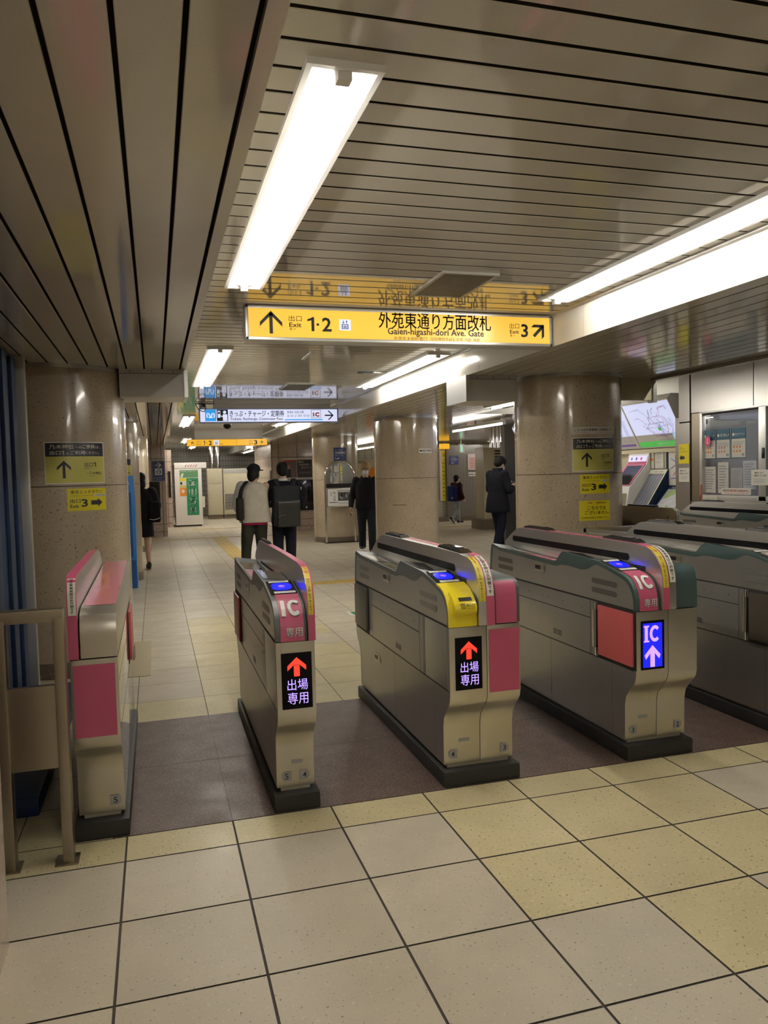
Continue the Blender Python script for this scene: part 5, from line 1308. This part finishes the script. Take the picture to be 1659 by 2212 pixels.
def hand(q, w, d, curl, side, s=1.):
    """palm and five fingers; w wrist, d direction of the hand, curl bends towards 'curl' vector"""
    w, d, c = Vector(w), Vector(d).normalized(), Vector(curl).normalized(); x = d.cross(c).normalized()*side
    pal = w+d*.05*s
    M = Matrix((x, d, c)).transposed()
    q.ell(pal, .040*s, .052*s, .017*s, M)
    for k, (off, L) in enumerate(((-.030, .062), (-.010, .075), (.010, .071), (.029, .055))):
        b = w+d*.092*s+x*off*s
        q.tube([b-d*.02*s, b+d*L*.45*s+c*.012*s, b+d*L*.7*s+c*.036*s, b+d*L*.75*s+c*.056*s], [.0095*s, .009*s, .0085*s, .007*s], 8)
    b = w+d*.03*s-x*.034*s
    q.tube([b, b-x*.026*s+d*.025*s+c*.01*s, b-x*.026*s+d*.056*s+c*.032*s], [.012*s, .0105*s, .008*s], 8)
def head(q, c, fwd, up, s=1.):
    """skull, jaw, nose, ears, brow, lips, neck is separate"""
    f_ = Vector(fwd).normalized(); x = f_.cross(Vector(up)).normalized(); z = x.cross(f_).normalized(); M = Matrix((x, f_, z)).transposed(); c = Vector(c)
    L = lambda a, b, d: c+x*a*s+f_*b*s+z*d*s
    q.ell(L(0, -.012, .030), .077*s, .097*s, .092*s, M)
    q.ell(L(0, .022, -.030), .064*s, .072*s, .082*s, M); q.ell(L(0, .055, -.085), .036*s, .032*s, .030*s, M)
    q.ell(L(0, .093, -.022), .013*s, .018*s, .024*s, M); q.ell(L(0, .085, .008), .010*s, .012*s, .022*s, M)
    q.ell(L(0, .084, -.062), .024*s, .010*s, .010*s, M); q.ell(L(0, .078, .034), .052*s, .014*s, .012*s, M)
    for e in (-1, 1): q.ell(L(e*.078, -.008, -.012), .012*s, .022*s, .034*s, M)
    return L, M
def hair(t, L, M, m, s=1., front=.045, long_=0., puff=1., name='hair'):
    q = MB(); q.ell(L(0, -.018, .046), .089*s*puff, .106*s*puff, .092*s*puff, M)
    q.ell(L(0, -.060, -.005-long_*.5), .080*s*puff, .062*s, (.075+long_*.5)*s, M)
    q.ell(L(0, front, .088), .070*s*puff, .045*s, .036*s*puff, M)
    for e in (-1, 1): q.ell(L(e*.070, -.018, .020-long_*.4), .020*s, .050*s, (.050+long_*.5)*s, M)
    rnd = random.Random(3)
    for k in range(46):
        a = rnd.uniform(0, 2*PI); e = rnd.uniform(.15, 1.25); v = Vector((math.cos(a)*math.cos(e)*.085*puff, math.sin(a)*math.cos(e)*.100*puff-.018, .046+math.sin(e)*.090*puff))
        q.ell(L(*v), .018*s, .022*s, .012*s*puff, M, 8, 6)
    return fused(q, name, m, t, .009, 3)
def shoe(t, ank, ang, m, sole=None, s=1., tilt=0.):
    M = Matrix.Rotation(ang, 3, 'Z') @ Matrix.Rotation(tilt, 3, 'X'); a = Vector(ank)
    P = lambda x, y, z: a+M @ Vector((x*s, y*s, z*s))
    q = MB(); q.ell(P(0, .065, -.035), .048*s, .120*s, .038*s, M); q.ell(P(0, -.03, -.015), .042*s, .062*s, .058*s, M); q.ell(P(0, .14, -.042), .044*s, .055*s, .030*s, M)
    o = fused(q, 'shoe', m, t, .010, 3)
    q = MB(); ring = [P(.046*math.cos(k)*(1.0 if math.sin(k) > 0 else .85), .065+.145*math.sin(k), -.078) for k in [2*PI*i/20 for i in range(20)]]
    q.loft([ring, [p+M @ Vector((0, 0, .022*s)) for p in ring]]); q.build('sole', sole or black_m, o)
def person(label, loc, rz, J, H=1.72, skinlegs=False):
    """J: joints in metres for a 1.72 m figure, facing +y; returns root and scale"""
    t = empty('person', loc, label, 'person', None, rz); k = H/1.72
    return t, k
STAND = dict(hipL=(-.09, 0, .90), hipR=(.09, 0, .90), kneeL=(-.10, .02, .49), kneeR=(.10, .02, .49), ankL=(-.11, -.02, .085), ankR=(.11, -.02, .085),
             shL=(-.185, 0, 1.395), shR=(.185, 0, 1.395), elL=(-.235, -.02, 1.10), elR=(.235, -.02, 1.10), wrL=(-.235, .07, .86), wrR=(.235, .07, .86), neck=(0, .005, 1.45), head=(0, .03, 1.605), chest=(0, 0, 1.28), waist=(0, .0, 1.05))
def pose(**kw): d = dict(STAND); d.update(kw); return d
def body(t, J, s, face=(0, 1, 0), up=(0, 0, 1), hd=((0, .1, -1), (0, .1, -1)), hc=((.5, .3, 0), (-.5, .3, 0)), legs=True):
    V = lambda n: Vector(J[n])*s
    q = MB(); ch, wa = V('chest'), V('waist')
    torso(q, [(wa.x, wa.y, V('hipL').z-.06*s, .13*s, .095*s), (wa.x, wa.y, V('hipL').z+.04*s, .160*s, .115*s), (wa.x, wa.y, wa.z+.05*s, .135*s, .095*s), (ch.x, ch.y, ch.z-.02*s, .160*s, .112*s), (ch.x, ch.y, ch.z+.09*s, .165*s, .10*s), (V('neck').x, V('neck').y, V('neck').z-.015*s, .075*s, .065*s)])
    limb(q, [V('neck')-Vector((0, 0, .04*s)), (V('neck')+V('head'))/2+Vector((0, -.005, -.02*s)), V('head')-Vector((0, 0, .03*s))], [.062*s, .055*s, .055*s])
    for a in 'LR':
        limb(q, [V('sh'+a), (V('sh'+a)+V('el'+a))/2, V('el'+a), V('wr'+a)], [.056*s, .047*s, .040*s, .028*s])
        if legs:
            hp, kn, an = V('hip'+a), V('knee'+a), V('ank'+a)
            limb(q, [hp, hp.lerp(kn, .5), kn, kn.lerp(an, .35), an], [.085*s, .072*s, .055*s, .053*s, .036*s]); q.ell(an+Vector((0, .05*s, -.04*s)), .04*s, .09*s, .035*s)
    for i, a in enumerate('LR'): hand(q, V('wr'+a), hd[i], hc[i], 1 if a == 'L' else -1, s)
    L, M = head(q, V('head'), face, up, s)
    fused(q, 'body', skin_m, t, .0075*s, 4)
    for e in (-1, 1):
        q = MB(); q.ell(L(e*.031, .0765, .012), .0105*s, .006*s, .0055*s, M, 10, 8); q.build('eye', ink, t)
    return L, M, V
def trousers(t, V, s, m, r=(.100, .088, .072, .068, .062), hem=.0, name='trousers'):
    q = MB(); w = (V('hipL')+V('hipR'))/2
    torso(q, [(w.x, w.y, w.z-.05*s, .135*s, .11*s), (w.x, w.y, w.z+.06*s, .172*s, .128*s), (w.x, w.y, w.z+.14*s, .150*s, .112*s)])
    for a in 'LR':
        hp, kn, an = V('hip'+a), V('knee'+a), V('ank'+a); e = an+Vector((0, -.0, -.02*s+hem)); limb(q, [hp, hp.lerp(kn, .5), kn, kn.lerp(an, .45), e], [x*s for x in r])
    return fused(q, name, m, t, .012*s, 5)
def jacket(t, V, s, m, rings, r=(.076, .066, .058, .048), cuff=.92, name='jacket', extra=None, arms='LR', vox=.012):
    q = MB(); torso(q, [[x*s for x in rg] for rg in rings])
    for a in arms:
        e, w = V('el'+a), V('wr'+a); limb(q, [V('sh'+a), V('sh'+a).lerp(e, .5), e, e.lerp(w, cuff)], [x*s for x in r])
    if extra: extra(q)
    return fused(q, name, m, t, vox*s, 6)

# 1 -- white vest, seen from behind
t, s = person('person with black cap and white sleeveless top seen from behind, looking right', (1.63, 8.8, 0), 0, None, 1.72)
J = pose(ankL=(-.165, -.02, .085), ankR=(.10, .06, .085), kneeL=(-.135, .03, .48), kneeR=(.10, .05, .48), elL=(-.265, .02, 1.12), wrL=(-.20, .18, .98), elR=(.175, .13, 1.12), wrR=(.05, .30, 1.15), head=(.02, .03, 1.60))
L, M, V = body(t, J, s, (.75, .66, -.05), (0, 0, 1), ((.3, .8, .2), (-.4, .6, .3)), ((.5, .0, .4), (-.5, .0, .4)))
trousers(t, V, s, cloth('olive_trousers', (.035, .034, .024)), (.115, .10, .084, .076, .070))
jacket(t, V, s, cloth('pink_shirt', (.40, .02, .09)), [(0, 0, .80, .20, .135), (0, 0, .90, .19, .13), (0, 0, 1.0, .17, .12)], (.05, .05, .05, .05), 0., 'shirt_hem', None, '')
jacket(t, V, s, cloth('white_sleeve', (.62, .60, .57)), [(0, 0, 1.2, .17, .11), (0, 0, 1.35, .17, .11), (0, 0, 1.43, .09, .08)], (.085, .085, .075, .058), .8, 'sleeves', None, 'L')
jacket(t, V, s, cloth('cream_vest', (.60, .56, .48)), [(.01, 0, .835, .245, .165), (.01, 0, .86, .25, .17), (.005, 0, 1.05, .222, .155), (0, 0, 1.25, .212, .142), (0, 0, 1.36, .215, .125), (0, 0, 1.42, .165, .105), (0, 0, 1.455, .085, .08)], (.05, .05, .05, .05), 0., 'vest', None, '')
hair(t, L, M, hair_black, s, .02, .07)
q = MB(); q.ell(L(0, -.01, .062), .095*s, .110*s, .082*s, M); q.ell(L(0, .125, .045), .070*s, .065*s, .010*s, M); fused(q, 'cap', cloth('cap_black', (.012, .013, .016)), t, .008, 3)
for a, an in (('L', .2), ('R', -.3)): shoe(t, V('ank'+a), an, black_m)
# shoulder bag
b = empty('shoulder_bag', (1.40, 8.72, .93), 'dark olive shoulder bag with a wide strap on the person in the white top', 'bag')
q = MB(); q.bar(-.055, .05, -.16, .10, -.05, .30, .04); fused(q, 'bag_body', cloth('bag_olive', (.022, .022, .015)), b, .012, 4)
q = MB()
pts = smoothline([(-.01, -.10, .28), (.02, -.125, .42), (.075, -.10, .50), (.115, -.0, .535), (.11, .10, .49), (.05, .12, .35), (0, .06, .25)], 5)
q.loft([[Vector(p)+Vector((-.03, 0, 0)), Vector(p)+Vector((.03, 0, .0)), Vector(p)+Vector((.034, -.012, .012)), Vector(p)+Vector((-.026, -.012, .012))] for p in pts]); q.build('strap', cloth('strap_black', (.012, .012, .013)), b)
q = MB(); q.tube(smoothline([(.0, -.14, -.02), (.02, -.16, -.14), (.0, -.16, -.26), (.03, -.15, -.36)], 5), .010, 6); q.ell((.03, -.15, -.33), .03, .012, .05); q.build('dangling_strap', MATS['strap_black'], b)

# 2 -- dark suit with backpack, from behind
t, s = person('person in a dark navy suit and white collar seen from behind, wearing a dark backpack', (2.11, 8.95, 0), 0, None, 1.735)
J = pose(elL=(-.275, .06, 1.10), wrL=(-.14, .25, 1.07), elR=(.275, .05, 1.10), wrR=(.14, .25, 1.08), head=(0, .055, 1.595), ankL=(-.10, -.02, .085), ankR=(.09, .02, .085))
L, M, V = body(t, J, s, (0, 1, -.35), (0, .35, 1), ((.5, .7, .4), (-.5, .7, .4)), ((.6, -.2, .4), (-.6, -.2, .4)))
suit = cloth('navy_suit', (.010, .012, .022)); trousers(t, V, s, suit, (.108, .098, .086, .082, .080))
jacket(t, V, s, suit, [(0, 0, .78, .20, .14), (0, 0, .82, .205, .142), (0, 0, 1.0, .185, .128), (0, 0, 1.2, .198, .135), (0, 0, 1.33, .205, .122), (0, 0, 1.415, .15, .10), (0, 0, 1.45, .082, .078)])
q = MB(); torso(q, [(0, .006, 1.445*s, .074*s, .070*s), (0, .012, 1.49*s, .066*s, .064*s)]); fused(q, 'shirt_collar', white_m, t, .008, 2)
hair(t, L, M, hair_black, s, .04, .02, 1.06)
for a, an in (('L', .15), ('R', -.15)): shoe(t, V('ank'+a), an, black_m)
b = empty('backpack', (2.12, 8.80, .75), 'dark grey square backpack on the back of the person in the navy suit', 'backpack')
q = MB(); q.bar(-.20, .20, -.14, .04, 0, .64, .05); fused(q, 'pack_body', cloth('pack_slate', (.018, .021, .026), .6), b, .012, 3)
q = MB(); q.bar(-.155, .20, -.165, -.10, .0, .40, .022); fused(q, 'front_pocket', mat('pack_shiny', (.022, .023, .022), .28), b, .010, 2)
q = MB(); q.tube([(-.15, -.152, .395), (.195, -.152, .405)], .0045, 6); q.build('zip', chrome, b)
q = MB(); q.tube(smoothline([(-.12, -.168, .19), (-.10, -.17, .24), (-.05, -.17, .22)], 4), .004, 6); q.tube(smoothline([(-.14, -.168, .16), (-.09, -.17, .19), (-.03, -.17, .18)], 4), .0035, 6); q.build('emblem', chrome, b)
for e in (-1, 1):
    q = MB(); pts = smoothline([(e*.10, -.02, .58), (e*.125, -.015, .66), (e*.14, .06, .735), (e*.14, .19, .70)], 5)
    q.loft([[Vector(p)+Vector((-.032, 0, 0)), Vector(p)+Vector((.032, 0, 0)), Vector(p)+Vector((.032, -.006, .014)), Vector(p)+Vector((-.032, -.006, .014))] for p in pts]); q.build('strap', MATS['pack_slate'], b)

# 3 -- masked man walking towards the viewer, partly behind the middle column
t, s = person('masked man with light brown hair in black clothes, walking forward beside the middle column', (4.17, 11.6, 0), PI-.25, None, 1.74)
J = pose(ankL=(-.10, .16, .085), kneeL=(-.10, .17, .48), ankR=(.09, -.20, .11), kneeR=(.09, .04, .48), elR=(.275, -.04, 1.10), wrR=(.30, .12, .88), elL=(-.25, -.06, 1.11), wrL=(-.24, .08, .90))
L, M, V = body(t, J, s, (.05, 1, -.06), (0, 0, 1), ((0, .35, -.9), (0, .5, -.8)), ((.6, .4, 0), (-.6, .4, 0)))
trousers(t, V, s, cloth('black_jeans', (.016, .018, .024)), (.108, .096, .080, .076, .072))
jacket(t, V, s, cloth('black_hoodie', (.008, .008, .010)), [(0, 0, .83, .20, .142), (0, 0, .88, .212, .15), (0, 0, 1.1, .20, .142), (0, 0, 1.3, .212, .138), (0, 0, 1.40, .16, .11), (0, .0, 1.455, .095, .095)], (.080, .070, .064, .052), .88, 'hoodie', lambda q: q.ell((0, -.09*s, 1.43*s), .12*s, .07*s, .075*s))
hair(t, L, M, hair_blond, s, .055, .03, 1.12)
q = MB(); q.ell(L(0, .068, -.052), .062*s, .045*s, .056*s, M); fused(q, 'face_mask', mat('mask_white', (.72, .73, .76), .7), t, .007, 3)
q = MB()
for e in (-1, 1): q.tube([L(e*.034+.024*math.cos(k), .098, .012+.018*math.sin(k)) for k in [2*PI*i/14 for i in range(15)]], .0022, 6); q.tube([L(e*.058, .096, .014), L(e*.080, .0, .012)], .0022, 6)
q.tube([L(-.010, .099, .014), L(.010, .099, .014)], .0022, 6); q.build('glasses', ink, t)
for a, an in (('L', .1), ('R', -.1)): shoe(t, V('ank'+a), an, black_m, white_m)
b = empty('phone', (4.17, 11.6, 0), 'dark phone in the lowered hand of the masked man', 'phone', None, PI-.25)
w = V('wrR'); q = MB(); q.bar(w.x-.005, w.x+.008, w.y+.02, w.y+.09, w.z-.16, w.z-.03, .005); q.build('body', blackgloss, b)

# 4 -- child far away with blue backpack, walking right
t, s = person('small person with blue backpack and pale jeans walking in the far passage', (8.72, 18.2, 0), -1.25, None, 1.42)
J = pose(ankL=(-.09, .18, .085), kneeL=(-.09, .14, .48), ankR=(.08, -.30, .17), kneeR=(.08, -.02, .47), elL=(-.25, .0, 1.10), wrL=(-.24, .10, .88), elR=(.25, -.0, 1.10), wrR=(.24, .12, .90))
L, M, V = body(t, J, s, (.1, 1, 0), (0, 0, 1))
trousers(t, V, s, cloth('pale_jeans', (.33, .37, .42)), (.098, .085, .07, .062, .054))
jacket(t, V, s, cloth('dark_red_jacket', (.035, .008, .011)), [(0, 0, .82, .22, .17), (0, 0, .88, .225, .175), (0, 0, 1.1, .215, .16), (0, 0, 1.3, .212, .14), (0, 0, 1.40, .16, .11), (0, 0, 1.46, .095, .09)], (.092, .085, .078, .06))
hair(t, L, M, hair_black, s, .035, .06, 1.05)
for a, an, tl in (('L', .1, 0), ('R', -.1, -.9)): shoe(t, V('ank'+a), an, black_m, white_m, .95, tl)
b = empty('backpack', (8.72-.085, 18.2-.02, .66), 'bright navy backpack on the small person in the far passage', 'backpack', None, -1.25)
q = MB(); q.bar(-.17, .17, -.14, .06, 0, .46, .06); fused(q, 'pack_body', cloth('pack_blue', (.012, .022, .11)), b, .012, 4)
q = MB(); q.tube(smoothline([(.06, -.15, .12), (.10, -.16, .09), (.13, -.15, .13)], 4), .006, 6); q.build('emblem', white_m, b)
for e in (-1, 1):
    q = MB(); q.tube(smoothline([(e*.09, .05, .40), (e*.11, .12, .50), (e*.12, .24, .46)], 4), .018, 8); q.build('strap', MATS['pack_blue'], b)

# 5 -- man in a long dark coat, facing right, looking at his phone
t, s = person('man in a long charcoal coat and white mask, head bent over a phone', (6.50, 10.5, 0), -1.22, None, 1.80)
J = pose(ankL=(-.09, .14, .085), kneeL=(-.09, .10, .49), ankR=(.09, -.14, .085), kneeR=(.09, .0, .49), elR=(.25, .05, 1.10), wrR=(.10, .29, 1.15), elL=(-.25, .06, 1.10), wrL=(-.10, .30, 1.17), head=(0, .085, 1.585), neck=(0, .015, 1.445))
L, M, V = body(t, J, s, (0, 1, -.42), (0, .42, 1), ((.35, .8, .25), (-.35, .8, .25)), ((.5, -.2, .6), (-.5, -.2, .6)))
trousers(t, V, s, cloth('navy_trousers', (.010, .013, .030)), (.108, .096, .085, .08, .078), -.01)
coat = cloth('charcoal_coat', (.013, .014, .020))
jacket(t, V, s, coat, [(0, 0, .70, .215, .20), (0, 0, .73, .22, .205), (0, 0, .95, .202, .175), (0, 0, 1.08, .178, .142), (0, 0, 1.25, .198, .145), (0, 0, 1.34, .200, .130), (0, 0, 1.41, .15, .108), (0, .01, 1.46, .105, .10), (0, .015, 1.52, .092, .092)], (.086, .078, .068, .056), .86, 'coat')
hair(t, L, M, hair_black, s, .045, .0, 1.08)
q = MB(); q.ell(L(0, .066, -.055), .060*s, .042*s, .054*s, M); fused(q, 'face_mask', MATS['mask_white'], t, .007, 3)
for a in 'LR': shoe(t, V('ank'+a), 0, black_m)
b = empty('phone', (6.50, 10.5, 0), 'black phone held in both hands by the man in the long coat', 'phone', None, -1.22)
q = MB(); q.bar(-.038, .038, .40*s, .415*s, 1.17*s, 1.25*s, .004); q.build('body', blackgloss, b)

# 6 -- woman in dark clothes, half hidden behind the second left column
t, s = person('woman in dark jacket and black skirt, bare legs, half hidden by left columns', (-.06, 10.75, 0), .1, None, 1.63)
J = pose(elR=(.27, .05, 1.13), wrR=(.16, .20, 1.10), elL=(-.25, .03, 1.12), ankL=(-.07, .12, .085), ankR=(.08, -.14, .10), kneeR=(.08, .02, .48))
L, M, V = body(t, J, s, (0, 1, -.2), (0, .2, 1))
blk = cloth('black_wool', (.009, .009, .012))
jacket(t, V, s, cloth('skirt_black', (.007, .007, .009)), [(0, 0, .58, .19, .155), (0, 0, .62, .195, .16), (0, 0, .86, .185, .15), (0, 0, 1.0, .15, .12)], (.05,)*4, 0., 'skirt', None, '')
jacket(t, V, s, blk, [(0, 0, .84, .20, .15), (0, 0, .88, .21, .155), (0, 0, 1.1, .20, .145), (0, 0, 1.3, .205, .138), (0, 0, 1.40, .155, .11), (0, 0, 1.46, .09, .09)], (.095, .09, .085, .062))
hair(t, L, M, hair_black, s, .03, .12, 1.05)
for a, an in (('L', 0), ('R', 0)): shoe(t, V('ank'+a), an, black_m)
b = empty('shoulder_bag', (.15, 10.66, .80), 'black bag with a pale edge line on the shoulder of the woman at the left', 'bag')
q = MB(); q.bar(-.09, .10, -.10, .10, 0, .36, .04); fused(q, 'bag_body', blk, b, .012, 3)
q = MB(); q.tube(smoothline([(-.085, -.104, .06), (0, -.108, .05), (.09, -.10, .08)], 4), .005, 6); q.build('edge_line', white_m, b)
q = MB(); q.tube(smoothline([(-.05, -.02, .34), (-.11, .02, .50), (-.13, .12, .56), (-.08, .10, .34)], 5), .014, 8); q.build('strap', blk, b)
